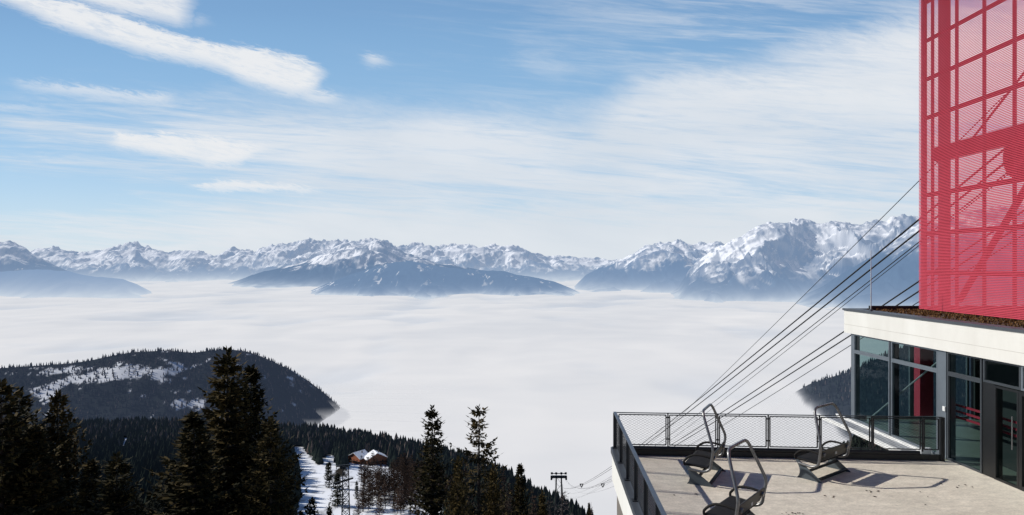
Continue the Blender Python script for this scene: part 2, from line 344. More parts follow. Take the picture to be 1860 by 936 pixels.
# ------------------------------------------------------------------ far mountains
HAZE_BLUE = np.array(lin(132, 170, 217)[:3]); HAZE_PALE = np.array(lin(205, 216, 229)[:3]); FOG_LIT = np.array(lin(223, 224, 228)[:3])  # air and lit-fog tones, painted into the far surfaces as glow
def mountain(name, pts, D, W, haze, snow, seed, label, nc=420, nr=120, mist=110, L0=2600, amp=.42, jag=.05, patches=0.0, back=.25, forest=(.022, .034, .045), front_pow=1.25, spread=.42):
    pts = np.array(pts, float); px = np.linspace(pts[0, 0], pts[-1, 0], nc)
    ry = np.interp(px, pts[:, 0], pts[:, 1])
    t = np.concatenate([np.linspace(-back, 0, nr // 6, endpoint=False), np.linspace(0, 1, nr) ** 1.15])
    T, PX = np.meshgrid(t, px, indexing='ij')
    Y = D - W * T; X = (PX - CX) / F * Y
    h = (HC - (ry - HY) / F * D - FOGZ)[None] + 0 * T
    xs = (px - CX) / F * D
    Xw = X + .30 * L0 * fbm(X / (L0 * .9), Y / (L0 * .9), 4, seed + 3) + .18 * (D - Y) * np.sin(X / (L0 * 1.7) + seed)
    spur = ridged(Xw / L0, Y / (3.2 * L0), 5, seed)
    wf = (1 - spread) + spread * 1.3 * spur
    tt = np.where(T >= 0, T / wf, -T / back * .9)
    p = np.clip(1 - tt, 0, 1) ** front_pow
    rn = ridged(Xw / L0 * 1.2, Y / L0, 7, seed + 2, .55) - .45
    win = np.clip(np.abs(T) / .22, 0, 1) * .85 + .0
    ridge_n = h * jag * 2.6 * (ridged(X / (L0 * .30), Y / (L0 * .30), 5, seed + 9, .6) - .42)
    z = FOGZ - 70 + (h + 70) * p + h * amp * rn * win * np.clip(p * 2.2, 0, 1) + ridge_n * np.clip(1 - np.abs(T) * 6, 0, 1)
    a = z - FOGZ
    gy, gx = np.gradient(z); dx = np.gradient(X, axis=1); dy = np.gradient(Y, axis=0)
    slope = np.sqrt((gx / np.maximum(np.abs(dx), 1e-3)) ** 2 + (gy / np.minimum(dy, -1e-3)) ** 2)
    Yz = Y - 1.9 * z; nz = fbm(X / 420, Yz / 420, 4, seed + 5, .55); nf = fbm(X / 100, Yz / 100, 4, seed + 6, .6)
    s0, s1 = snow
    sn = sstep(s0, s1, a + 200 * nz + 90 * nf - 120 * np.clip(slope - .7, 0, 2))
    rock = sstep(.75, 1.2, slope + .28 * nf + .22 * nz) * .6
    rock = np.maximum(rock, sstep(.16, .36, rn + .16 * nf) * .75)
    sn = sn * (1 - rock * sstep(s1 + 1400, s0, a) * .9 - rock * .35)
    if patches: sn = np.maximum(sn, sstep(.50, .62, fbm(X / 330, Y / 800, 4, seed + 7) * .8 + .5 * nf + patches) * .8)
    rf = ridged(X / 520 + .4 * nz, Yz / 800, 4, seed + 15, .6); sn = sn * (1 - .62 * sstep(.46, .72, rf + .10 * nf))
    tree = sstep(s1 + 150, s0 - 100, a + 200 * nz)
    fc = np.array(forest) * (1 + .5 * nf[..., None]); rc = np.array((.085, .088, .105)) * (1 + .4 * nf[..., None])
    gc = rc * (1 - tree[..., None]) + fc * tree[..., None]
    c = gc * (1 - sn[..., None]) + np.array((.95, .95, .97)) * sn[..., None]
    mk = np.exp(-np.clip(a + 30 * nz, 0, None) / (mist * 1.35))  # mist round the foot, painted in by height
    hz_ = haze * (1 - .42 * sn); fac = 1 - (1 - hz_) * (1 - .93 * mk)  # share of painted haze, cut over snow to keep it bright
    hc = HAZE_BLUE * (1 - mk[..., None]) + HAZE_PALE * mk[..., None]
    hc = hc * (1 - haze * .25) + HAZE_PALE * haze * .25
    hc = hc * (1 - .6 * sn[..., None]) + np.array(lin(222, 231, 242)[:3]) * .6 * sn[..., None]  # painted haze made paler on snow, so it looks sunlit
    one = np.ones(a.size)
    me = np_mesh(name, np.stack([X, Y, z], -1).reshape(-1, 3), grid_faces(*X.shape)[:, ::-1],
                 {'Col': np.column_stack([np.clip(c, .004, 1).reshape(-1, 3), one]), 'Haze': np.column_stack([hc.reshape(-1, 3), fac.ravel()])})
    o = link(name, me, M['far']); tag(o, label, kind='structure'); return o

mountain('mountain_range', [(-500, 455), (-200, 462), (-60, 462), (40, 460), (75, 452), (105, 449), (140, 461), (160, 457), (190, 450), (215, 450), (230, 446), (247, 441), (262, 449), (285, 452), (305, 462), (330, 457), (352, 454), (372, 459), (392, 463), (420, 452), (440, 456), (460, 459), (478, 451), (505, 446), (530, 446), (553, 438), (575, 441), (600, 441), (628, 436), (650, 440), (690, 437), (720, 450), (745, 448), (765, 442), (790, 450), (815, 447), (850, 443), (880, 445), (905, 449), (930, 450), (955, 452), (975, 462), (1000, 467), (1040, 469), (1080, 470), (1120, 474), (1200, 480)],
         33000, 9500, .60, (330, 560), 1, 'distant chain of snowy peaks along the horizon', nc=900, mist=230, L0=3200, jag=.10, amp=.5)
mountain('mountain', [(395, 521), (430, 510), (470, 496), (520, 482), (560, 474), (590, 462), (615, 452), (640, 446), (662, 440), (685, 434), (697, 438), (715, 448), (735, 460), (765, 470), (800, 478), (850, 486), (890, 496), (960, 522)],
         22000, 6000, .50, (480, 700), 12, 'snowy central peak above a dark wooded shoulder', nc=420, mist=80, L0=2600, jag=.05, amp=.42)
mountain('mountain', [(-420, 500), (-200, 440), (-80, 432), (-20, 441), (12, 438), (30, 444), (60, 462), (100, 482), (140, 498), (180, 510), (230, 524)],
         19000, 5000, .52, (520, 760), 23, 'blue peak with a snow patch at the edge of the view', nc=300, mist=190, L0=2400)
mountain('hill', [(-300, 488), (0, 494), (60, 490), (120, 492), (170, 503), (195, 504), (225, 508), (250, 517), (275, 530)],
         14200, 2500, .70, (3000, 4000), 31, 'low hazy wooded hill rising out of the fog', nc=240, mist=170, L0=1500, amp=.25, jag=.02)
mountain('hill', [(560, 530), (600, 513), (640, 498), (680, 486), (720, 476), (745, 474), (780, 482), (815, 487), (860, 490), (915, 493), (940, 500), (970, 504), (1005, 511), (1035, 523), (1060, 534), (1085, 542)],
         15200, 2800, .56, (3000, 4000), 45, 'long dark blue island ridge in the fog with snow patches', nc=420, mist=52, L0=1500, amp=.3, jag=.02, patches=-.12, front_pow=1.0)
mountain('mountain', [(1040, 524), (1066, 498), (1085, 489), (1110, 478), (1145, 462), (1170, 449), (1190, 444), (1215, 440), (1240, 439), (1260, 444), (1290, 441), (1310, 441), (1340, 450), (1400, 470), (1450, 490)],
         18500, 4500, .60, (460, 700), 52, 'smaller snowy mountain beside the great massif', nc=320, mist=120, L0=2000)
mountain('mountain', [(1205, 536), (1232, 522), (1252, 490), (1280, 462), (1310, 447), (1340, 434), (1360, 420), (1385, 409), (1410, 404), (1440, 399), (1470, 404), (1500, 406), (1540, 405), (1575, 406), (1610, 400), (1635, 393), (1660, 396), (1700, 400), (1780, 388), (1860, 395), (2000, 410), (2300, 440)],
         15000, 4800, .54, (280, 540), 65, 'great snowy massif rising behind the cable lines', nc=800, nr=150, mist=110, L0=1900, jag=.035, amp=.44)
mountain('mountain', [(1440, 545), (1490, 522), (1530, 498), (1570, 474), (1610, 447), (1640, 425), (1668, 402), (1720, 392), (1780, 380), (1900, 370), (2200, 380)],
         11500, 3000, .52, (760, 960), 78, 'dark blue forested spur running down beside the tower', nc=340, mist=85, L0=1500, amp=.3, jag=.02)

# ------------------------------------------------------------------ sea of fog
def build_fog():
    px = np.linspace(-2600, 4400, 520); Yv = 900 * (70000 / 900) ** np.linspace(0, 1, 420)
    Yg, P = np.meshgrid(Yv, px, indexing='ij'); X = (P - CX) / F * Yg
    sc = 1 + Yg / 9000
    z = FOGZ + sc * (7 * fbm(X / 900, Yg / 1500, 3, 5) + 7 * fbm(X / 1700, Yg / 1100, 3, 8) + 4) - 6
    dip = fbm(X / 1500, Yg / 2300, 5, 11) ; z = z - 18 * sc * sstep(.1, .8, dip)
    d = np.clip(1 - np.exp(-(Yg - 4000).clip(0) / 26000), 0, 1)
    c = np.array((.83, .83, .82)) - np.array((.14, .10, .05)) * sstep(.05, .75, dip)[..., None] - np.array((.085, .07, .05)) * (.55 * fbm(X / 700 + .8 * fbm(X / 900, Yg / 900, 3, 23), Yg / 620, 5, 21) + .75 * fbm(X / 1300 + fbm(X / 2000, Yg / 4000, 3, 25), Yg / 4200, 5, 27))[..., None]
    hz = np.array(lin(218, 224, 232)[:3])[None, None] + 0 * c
    fac = .74 + .22 * d  # fog mostly glows by itself, so shadows cast on it stay faint
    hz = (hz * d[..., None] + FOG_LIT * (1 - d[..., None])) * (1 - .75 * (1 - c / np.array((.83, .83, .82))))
    one = np.ones(X.size)
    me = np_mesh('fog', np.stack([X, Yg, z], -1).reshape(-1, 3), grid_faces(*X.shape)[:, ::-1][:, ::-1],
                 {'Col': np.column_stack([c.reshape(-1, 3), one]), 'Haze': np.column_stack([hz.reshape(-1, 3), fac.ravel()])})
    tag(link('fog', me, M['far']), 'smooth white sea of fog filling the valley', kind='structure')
build_fog()

# ------------------------------------------------------------------ simple far trees for the wooded hills (one mass)
def tree_mass(name, P, Hh, kinds, label, haze=None, layers=3, seg=5, seed=0, parent_cols=None, stuff=True):
    """P (n,3) bases, Hh heights, kinds 0 spruce / 1 bare larch -> one mesh of small jagged cones"""
    rng = np.random.RandomState(seed); n = len(P); V = []; Fc = []; C = []
    base = 0
    for l in range(layers):
        f0 = .06 + .84 * l / layers; f1 = min(1.0, f0 + .62 if l < layers - 1 else 1.0)
        rad = Hh * (.20 * (1 - f0) + .02) * np.where(kinds == 1, .85, 1.0)
        ang = np.linspace(0, 2 * math.pi, seg, endpoint=False)[None] + rng.rand(n, 1) * 6.28
        rr = rad[:, None] * (.6 + .8 * rng.rand(n, seg))
        ring = np.stack([P[:, None, 0] + rr * np.cos(ang), P[:, None, 1] + rr * np.sin(ang), P[:, None, 2] + Hh[:, None] * (f0 + .07 * (rng.rand(n, seg) - .7))], -1)
        tip = np.stack([P[:, 0], P[:, 1], P[:, 2] + Hh * f1], -1)[:, None]
        blk = np.concatenate([ring, tip], 1)
        V.append(blk.reshape(-1, 3))
        o = base + np.arange(n)[:, None] * (seg + 1); k = np.arange(seg)[None]
        Fc.append(np.stack([o + k, o + (k + 1) % seg, o + seg + 0 * k], -1).reshape(-1, 3)); base += n * (seg + 1)
        br = (.7 + .6 * rng.rand(n, 1, 1)) * np.ones((n, seg + 1, 1))
        sp = np.array((.020, .027, .022)); la = np.array((.13, .105, .092))
        cc = np.where(kinds[:, None, None] == 1, la, sp) * br
        C.append(cc.reshape(-1, 3))
    V = np.concatenate(V); C = np.concatenate(C); one = np.ones(len(V))
    hz = haze(V) if haze else np.column_stack([np.tile(HAZE_BLUE, (len(V), 1)), 0 * one])
    me = np_mesh(name, V, np.concatenate(Fc), {'Col': np.column_stack([C, one]), 'Haze': hz}, smooth=False)
    o = link(name, me, M['far']); tag(o, label, kind='stuff'); return o

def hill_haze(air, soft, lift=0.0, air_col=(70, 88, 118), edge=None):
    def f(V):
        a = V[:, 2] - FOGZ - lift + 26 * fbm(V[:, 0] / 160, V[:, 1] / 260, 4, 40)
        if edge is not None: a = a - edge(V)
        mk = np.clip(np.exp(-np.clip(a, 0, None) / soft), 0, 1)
        col = np.array(lin(*air_col)[:3])[None] * (1 - mk[:, None]) + FOG_LIT[None] * mk[:, None]  # air tone and fade into fog painted into the colour by height
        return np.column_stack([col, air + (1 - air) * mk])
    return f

def hill(name, label, ridge, Yr, front, px0, px1, nc, nr, snowf, haze, back=900):
    px = np.linspace(px0, px1, nc); ry = np.interp(px, *np.array(ridge, float).T); yr = Yr(px)
    d = np.concatenate([np.linspace(-back, 0, 14, endpoint=False), np.linspace(0, 1500, nr)])
    Dg, P = np.meshgrid(d, px, indexing='ij'); Yg = yr[None] - Dg; X = (P - CX) / F * Yg
    rz = HC - (ry - HY) / F * yr
    z = rz[None] - np.where(Dg > 0, front(P) * (Dg + 60 * (np.exp(-Dg / 60) - 1)), .35 * -Dg)
    z = z + 14 * fbm(X / 320, Yg / 320, 4, 33) * np.clip(Dg / 150, 0, 1) + 20 * (ridged(X / 600, Yg / 1400, 3, 34) - .4) * np.clip(Dg / 200, 0, 1)
    return X, Yg, z, P, Dg
# wooded hill at the edge of the fog, far side of the valley shelf
HR = [(-500, 690), (-100, 674), (0, 669), (60, 665), (130, 660), (165, 655), (200, 647), (240, 640), (300, 637), (350, 641), (382, 637), (420, 635), (450, 639), (470, 646), (500, 659), (530, 673), (560, 692), (590, 715), (612, 735), (630, 752), (680, 800)]
hyr = lambda p: np.interp(p, [-500, 300, 622, 700], [2500, 2600, 2830, 2850])
hfr = lambda p: np.interp(p, [-500, 430, 560, 700], [.33, .34, .46, .5])
X, Yg, z, P, Dg = hill('hill', '', HR, hyr, hfr, -500, 680, 360, 130, None, None)
py = HY + F * (HC - z) / Yg
nz = fbm(X / 120, Yg / 120, 4, 50); nf = fbm(X / 35, Yg / 45, 3, 51)
def snow_on_hill(P, py, nz, nf):
    def blob(cx, cy, rx, ry, sk=0.0): return np.exp(-(((P - cx) / rx) ** 2 + ((py - cy - sk * (P - cx)) / ry) ** 2))
    s = 1.15 * blob(245, 677, 95, 14, -.06) + 1.0 * blob(120, 672, 40, 6) + 1.2 * blob(85, 715, 30, 17, .0) + .9 * blob(140, 690, 70, 7, -.15) + .8 * blob(20, 678, 30, 6) + .7 * blob(345, 735, 28, 12) + .45 * blob(470, 685, 14, 5) + .5 * blob(380, 742, 18, 8)
    return s + .5 * nz + .6 * nf
sv = snow_on_hill(P, py, nz, nf); sn = sstep(.50, .64, sv)
c = np.array((.020, .024, .024)) * (1 - sn[..., None]) + np.array((.80, .82, .86)) * sn[..., None]
hzf = hill_haze(.36, 5, 2, (70, 82, 104))
Vh = np.stack([X, Yg, z], -1).reshape(-1, 3)
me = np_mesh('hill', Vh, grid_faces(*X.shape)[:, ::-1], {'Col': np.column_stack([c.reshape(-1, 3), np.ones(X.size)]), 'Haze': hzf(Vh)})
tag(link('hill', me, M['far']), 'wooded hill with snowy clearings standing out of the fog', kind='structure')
rng = np.random.RandomState(5)
def scatter_on(X, Yg, z, n, keep):
    nr, nc = X.shape; r = rng.rand(n) * (nr - 1.001); q = rng.rand(n) * (nc - 1.001)
    i = r.astype(int); j = q.astype(int); fr = r - i; fq = q - j
    lerp = lambda A: (A[i, j] * (1 - fr) * (1 - fq) + A[i + 1, j] * fr * (1 - fq) + A[i, j + 1] * (1 - fr) * fq + A[i + 1, j + 1] * fr * fq)
    x, y, zz = lerp(X), lerp(Yg), lerp(z); k = keep(i, j); return np.stack([x, y, zz], 1)[k], i[k], j[k]
pr = rng.rand(60000)
def keep(i, j):
    p_ = P[i, j]; yy = py[i, j]; s = sv[i, j]
    return (yy < 790) & (p_ > -60) & (Dg[i, j] > -120) & (z[i, j] > FOGZ - 15) & (pr[:len(i)] < np.where(s > .6, .6, np.where(s > .42, .9, 1.0)))
TP, ti, tj = scatter_on(X, Yg, z, 26000, keep)
kk = (rng.rand(len(TP)) < np.where(sv[ti, tj] > .08, .85, .18)).astype(int)
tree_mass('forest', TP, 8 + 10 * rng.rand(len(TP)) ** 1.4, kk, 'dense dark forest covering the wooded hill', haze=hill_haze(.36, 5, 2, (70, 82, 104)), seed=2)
# wooded hill behind the glass corner
GR = [(1380, 760), (1425, 728), (1445, 712), (1470, 698), (1500, 688), (1545, 675), (1600, 648), (1650, 628), (1700, 613), (1800, 594), (2050, 560), (2300, 540)]
X, Yg, z, P, Dg = hill('hill', '', GR, lambda p: np.interp(p, [1380, 2300], [2500, 2300]), lambda p: np.interp(p, [1380, 1600, 2300], [.45, .36, .3]), 1380, 2300, 260, 110, None, None)
edge = lambda V: np.interp((V[:, 0] / V[:, 1]) * F + CX, [1380, 1440, 1545, 1640], [185, 140, 56, 0])  # height of the painted fog fade along the slope
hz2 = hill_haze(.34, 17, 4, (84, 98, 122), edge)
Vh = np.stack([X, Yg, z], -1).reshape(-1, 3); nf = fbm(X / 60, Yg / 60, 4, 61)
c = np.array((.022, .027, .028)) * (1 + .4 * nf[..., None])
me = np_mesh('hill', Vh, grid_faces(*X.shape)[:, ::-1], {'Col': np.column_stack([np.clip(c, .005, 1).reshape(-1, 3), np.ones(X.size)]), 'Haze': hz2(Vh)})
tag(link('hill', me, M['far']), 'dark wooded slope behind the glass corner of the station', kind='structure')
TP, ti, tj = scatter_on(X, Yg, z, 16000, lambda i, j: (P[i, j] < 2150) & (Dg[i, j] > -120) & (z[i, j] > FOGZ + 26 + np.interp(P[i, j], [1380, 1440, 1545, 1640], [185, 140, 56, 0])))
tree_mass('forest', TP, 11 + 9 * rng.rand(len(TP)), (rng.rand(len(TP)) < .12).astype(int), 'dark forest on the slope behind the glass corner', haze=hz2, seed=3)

# ------------------------------------------------------------------ own mountainside
RIDGE = np.array([(-900, 800), (-300, 795), (0, 790), (200, 786), (400, 786), (520, 793), (600, 800), (700, 816), (800, 840), (860, 858), (900, 876), (950, 905), (1000, 935), (1060, 965), (1150, 1060), (1300, 1080), (1430, 940), (1500, 870), (1560, 826), (1600, 812), (1700, 806), (1900, 800), (2600, 790)], float)
def slope_z(px, Y):
    ry = np.interp(px, RIDGE[:, 0], RIDGE[:, 1]); Yr = np.interp(px, [-900, 520, 700, 1000, 1150, 1600, 2600], [1000, 930, 860, 640, 560, 640, 700])
    zr = HC - (ry - HY) / F * Yr
    z450 = np.minimum(HC - (np.maximum(ry + 70, 952) - HY) / F * 450, zr + .33 * (Yr - 450))
    kn = [8, 60, 200]; kz = [-21., -29., -90.]
    z = np.where(Y <= 60, kz[0] + (kz[1] - kz[0]) * (Y - 8) / 52, kz[1] + (kz[2] - kz[1]) * (Y - 60) / 140)
    t = np.clip((Y - 200) / 250, 0, 1); z = np.where(Y > 200, kz[2] + (z450 - kz[2]) * t, z)
    t = np.clip((Y - 450) / np.maximum(Yr - 450, 1), 0, 1); z = np.where(Y > 450, z450 + (zr - z450) * t, z)
    z = np.where(Y > Yr, zr - .55 * (Y - Yr) + 40 * (1 - np.exp(-(Y - Yr) / 80)), z)
    X = (px - CX) / F * Y
    return z + 1.2 * fbm(X / 60, Y / 60, 3, 70) * np.clip((Y - 60) / 200, 0, 1)
CLEAR = [[(529, 812), (548, 812), (575, 842), (602, 866), (612, 900), (618, 1040), (520, 1040), (542, 880), (534, 840)],
         [(580, 834), (606, 826), (614, 850), (600, 866), (582, 850)],
         [(630, 836), (706, 836), (708, 850), (668, 868), (640, 872), (628, 860)],
         [(606, 866), (694, 868), (704, 1000), (604, 1000)],
         [(690, 895), (770, 894), (812, 925), (820, 1000), (690, 1000)], [(690, 850), (700, 850), (775, 872), (820, 905), (770, 905), (690, 900)],
         [(221, 795), (236, 795), (231, 838), (220, 838)], [(236, 846), (262, 846), (258, 858), (238, 858)]]
def inside(poly, x, y):
    r = np.zeros(np.shape(x), bool); n = len(poly)
    for i in range(n):
        (x0, y0), (x1, y1) = poly[i], poly[(i + 1) % n]
        if y0 == y1: continue
        r ^= ((y0 > y) != (y1 > y)) & (x < (x1 - x0) * (y - y0) / (y1 - y0) + x0)
    return r
def in_clear(x, y):
    r = np.zeros(np.shape(x), bool)
    for p in CLEAR: r |= inside(p, x, y)
    return r
def build_slope():
    px = np.linspace(-900, 2600, 900); Yv = 8 * (1700 / 8) ** np.linspace(0, 1, 420)
    Yg, Pg = np.meshgrid(Yv, px, indexing='ij'); X = (Pg - CX) / F * Yg; z = slope_z(Pg, Yg)
    pyg = HY + F * (HC - z) / Yg; nz = fbm(X / 14, Yg / 14, 4, 81)
    cl = in_clear(Pg + 4 * nz, pyg + 3 * nz).astype(float)
    sn = np.clip(cl * (1 - .55 * sstep(.25, .6, nz)) + (1 - cl) * .25 * sstep(.1, .5, nz), 0, 1)
    c = np.array((.035, .030, .025)) * (1 - sn[..., None]) + np.array((.84, .86, .90)) * sn[..., None]
    V = np.stack([X, Yg, z], -1).reshape(-1, 3); one = np.ones(X.size)
    me = np_mesh('mountainside', V, grid_faces(*X.shape), {'Col': np.column_stack([c.reshape(-1, 3), one]), 'Haze': np.column_stack([np.tile(HAZE_BLUE, (X.size, 1)), 0 * one])})
    tag(link('mountainside', me, M['far']), 'steep wooded mountainside with a snowy ski run', kind='structure')
build_slope()
def ground(px, Y):
    zz = float(slope_z(np.array([float(px)]), np.array([float(Y)]))[0]); return Vector(((px - CX) / F * Y, Y, zz))
def find_Y(px, py, lo=300, hi=1000):
    Ys = np.linspace(lo, hi, 700); pp = HY + F * (HC - slope_z(np.full(700, float(px)), Ys)) / Ys
    return float(Ys[np.argmin(np.abs(pp - py))])

# ------------------------------------------------------------------ trees
def conifer(name, Ht, Rad, seed, whorls, per, step, sprig, droop=.25, gap=.0, shape=.85, bare=0.0, tip=1.0, lo=.04):
    """needle sprays (leaf sized faces) along drooping limbs; returns trunk and crown meshes"""
    rng = random.Random(seed); V = []; Q = []
    def blade(p, d, ln, w, up):
        s = d.cross(up)
        if s.length < 1e-3: s = d.orthogonal()
        s = s.normalized() * w; n = len(V)
        m = p + d * ln * .45
        V.extend([p, m + s, p + d * ln, m - s]); Q.append((n, n + 1, n + 2, n + 3))
    limbs = MB()
    for w in range(whorls):
        f = lo + (1 - lo) * ((w + rng.random() * .8) / whorls) ** .92
        if f > .985: continue
        rr = Rad * ((1 - f) ** shape + .012) * (.72 + .5 * rng.random())
        a0 = rng.random() * 6.28; nb = per + (rng.random() < .4)
        for b in range(nb):
            if rng.random() < gap: continue
            a = a0 + 6.283 * b / nb + rng.uniform(-.3, .3); r = rr * (.55 + .6 * rng.random())
            o = Vector((math.cos(a), math.sin(a), 0)); zb = f * Ht
            rise = .30 * f - droop * (1 - f); n = max(2, int(r / step)); pts = []
            for k in range(n + 1):
                t = k / n; pts.append(Vector((0, 0, zb)) + o * r * t + Vector((0, 0, r * (rise * t - droop * .9 * t * (1 - t) + .22 * t ** 3))))
            if r > (.5 if bare else 1.3) and sprig < 1: limbs.tube([pts[0], pts[n // 2], pts[-1]], [.035, .02, .008], 3, False)
            for k in range(n):
                t = (k + .5) / n
                if t < bare: continue
                p = pts[k].lerp(pts[k + 1], rng.random()); d = (pts[k + 1] - pts[k]).normalized(); side = d.cross(Vector((0, 0, 1))).normalized()
                ln = sprig * (.7 + .6 * rng.random()) * (1.15 - .5 * t)
                for sg in (-1, 1):
                    dd = (d * .7 + side * sg * (.55 + .5 * rng.random()) + Vector((0, 0, rng.uniform(-.35, .12)))).normalized()
                    blade(p, dd, ln, ln * .22, Vector((rng.uniform(-.5, .5), rng.uniform(-.5, .5), 1)))
                dd = (d * .5 + Vector((rng.uniform(-.3, .3), rng.uniform(-.3, .3), -.75))).normalized()
                blade(p, dd, ln * .8, ln * .2, side + Vector((rng.uniform(-.6, .6), rng.uniform(-.6, .6), 0)))
                if rng.random() < .6:
                    dd = (d + Vector((rng.uniform(-.4, .4), rng.uniform(-.4, .4), .35))).normalized()
                    blade(p, dd, ln * .75, ln * .2, side)
            blade(pts[-1], (pts[-1] - pts[-2]).normalized(), sprig * .8, sprig * .17, Vector((0, 0, 1)))
    for k in range(int(22 * tip)):       # leader
        a = rng.random() * 6.28; f = .955 + .045 * k / (22 * tip)
        blade(Vector((0, 0, f * Ht)), Vector((math.cos(a) * .6, math.sin(a) * .6, 1)).normalized(), sprig * .75, sprig * .14, Vector((math.sin(a), -math.cos(a), 0)))
    crown = np_mesh(name + '_crown', np.array([tuple(v) for v in V]), np.array(Q), smooth=False)
    r0 = Ht * .0115
    limbs.tube([(0, 0, -1.5), (0, 0, Ht * .3), (0, 0, Ht * .7), (0, 0, Ht)], [r0 * 1.25, r0 * .85, r0 * .42, .012], 8, False)
    trunk = limbs.mesh(name + '_trunk')
    return trunk, crown
def larch(name, Ht, Rad, seed, whorls=26, per=5, dens=1.0, tw=.022):
    rng = random.Random(seed); V = []; Q = []; limbs = MB()
    def blade(p, q, w):
        d = q - p; s = d.cross(Vector((rng.uniform(-1, 1), rng.uniform(-1, 1), rng.uniform(-1, 1)))).normalized() * w; n = len(V)
        V.extend([p - s, p + s, q + s * .3, q - s * .3]); Q.append((n, n + 1, n + 2, n + 3))
    for w in range(whorls):
        f = .12 + .86 * (w + rng.random()) / (whorls + 1); rr = Rad * ((1 - f) ** .75 + .04)
        for b in range(per):
            a = rng.random() * 6.28; r = rr * (.6 + .5 * rng.random()); o = Vector((math.cos(a), math.sin(a), 0))
            P = [Vector((0, 0, f * Ht)) + o * r * t + Vector((0, 0, r * (.05 * t + .30 * t * t))) for t in (0, .35, .7, 1)]
            for k in range(3): blade(P[k], P[k + 1], .05 * (1 - k * .25) * Ht / 22)
            for k in range(int(r * 5 * dens)):
                t = .15 + .85 * rng.random(); i = min(2, int(t * 3)); p = P[i].lerp(P[i + 1], rng.random())
                q = p + Vector((rng.uniform(-1, 1), rng.uniform(-1, 1), rng.uniform(-.7, .6))) * .55 * (Ht / 22)
                blade(p, q, tw * Ht / 22)
    crown = np_mesh(name + '_crown', np.array([tuple(v) for v in V]), np.array(Q), smooth=False)
    limbs.tube([(0, 0, -1), (0, 0, Ht * .5), (0, 0, Ht)], [Ht * .011, Ht * .006, .02], 6, False)
    return limbs.mesh(name + '_trunk'), crown
def plant(kind, trunk, crown, mt, mc, loc, rz, s, label, cat, group=None):
    t = thing(kind, label, cat, loc, rz, group); t.scale = s
    link('trunk', trunk, mt, t); link('crown', crown, mc, t); return t
SPR = [conifer('spruce_a', 26, 7.6, 11, 40, 7, .30, .78, .34, shape=.9), conifer('spruce_b', 26, 6.9, 12, 44, 7, .30, .72, .28, shape=1.0), conifer('spruce_c', 26, 8.0, 13, 38, 7, .32, .82, .42, gap=.06, shape=.85)]
SPARSE = conifer('spruce_sparse', 26, 4.6, 21, 40, 5, .28, .60, .30, gap=.30, shape=.62, bare=.12)
SLIM = conifer('spruce_slim', 26, 4.6, 22, 50, 6, .27, .56, .34, gap=.05, shape=.85)
def fore(px, py, Y, mesh, h0, h, rz, label, w=1.0, cat='spruce tree', kind='spruce_tree'):
    top = at(px, py, Y); h = top.z - ground(px, Y).z; s = h / h0; w = w / s * (.55 + .45 * s)
    return plant(kind, mesh[0], mesh[1], M['bark'], M['spruce'], (top.x, top.y, top.z - h), rz, (s * w, s * w, s), label, cat)
fore(413, 636, 62, SPR[0], 26, 33, .3, 'tallest dark spruce, its tip rising above the wooded hill', 1.4)
fore(456, 668, 65, SPR[1], 26, 32, 1.7, 'dark spruce standing tight beside the tallest spruce, slightly lower', 1.35)
fore(492, 762, 58, SPR[2], 26, 27, 2.2, 'broad lower spruce at the edge of the ski run', .95)
fore(352, 752, 56, SPR[1], 26, 28, 4.1, 'lower spruce filling the flank under the tallest spruce', 1.5)
fore(2, 694, 55, SPR[2], 26, 31, .9, 'dark spruce cut by the edge of the view', 1.3)
fore(36, 708, 60, SPR[0], 26, 32, 2.9, 'dark spruce second from the edge of the view', 1.15)
fore(105, 714, 60, SPR[2], 26, 31, 5.2, 'dark spruce with jutting limbs at the end of the edge group', .95)
fore(66, 776, 56, SPR[1], 26, 27, 3.5, 'short spruce squeezed into the edge group of spruces', 1.3)
fore(165, 838, 55, SPR[1], 26, 25, 1.1, 'short spruce in the gap beside the edge group', 1.1)
fore(212, 826, 52, SPR[0], 26, 25, 4.4, 'short brownish spruce alone in the gap before the tall pair', 1.15)
fore(785, 739, 66, SLIM, 26, 31, .6, 'slim spruce with a narrow spire against the fog', 1.2)
fore(870, 739, 66, SPARSE, 26, 30, 2.0, 'ragged spruce with a thin open top against the fog', 1.25)
fore(832, 832, 58, SPR[2], 26, 25, 3.0, 'bushy spruce between the slim spire and the ragged spruce', .55)
fore(896, 846, 60, SPR[0], 26, 25, 5.0, 'bushy spruce just behind the ragged spruce, lower', .5)
fore(945, 845, 74, SPR[1], 26, 28, 1.4, 'dark pointed spruce at the end of the forest edge', .75)
fore(985, 893, 84, SPR[0], 26, 25, .2, 'small brownish spruce beside the bare larch and the pylon', .6)
fore(1070, 914, 120, SPR[1], 26, 25, 2.6, 'small lone spruce beside the terrace wall', .45)
fore(567, 905, 64, SPR[2], 26, 22, .8, 'spruce tip poking up in front of the ski run', .5)
fore(598, 916, 70, SPR[0], 26, 22, 3.8, 'lower spruce tip beside the lattice mast', .42)
brown_spots = []
BRN = larch('larch_brown', 24, 5.4, 37, 34, 6, 1.1, .05)
for px_, py_, Y_, w_, lb_ in ((846, 826, 150, .8, 'bare brown larch between the bushy spruce and the ragged spruce'), (913, 842, 140, .75, 'bare brown larch beside the bushy spruce behind the ragged spruce'), (925, 868, 150, .7, 'bare brown larch in front of the dark pointed spruce'), (822, 852, 140, .8, 'bare brown larch at the foot of the slim spire'), (968, 880, 150, .6, 'bare brown larch between the pointed spruce and the small brownish spruce')):
    brown_spots.append((px_, py_, Y_, w_, lb_))
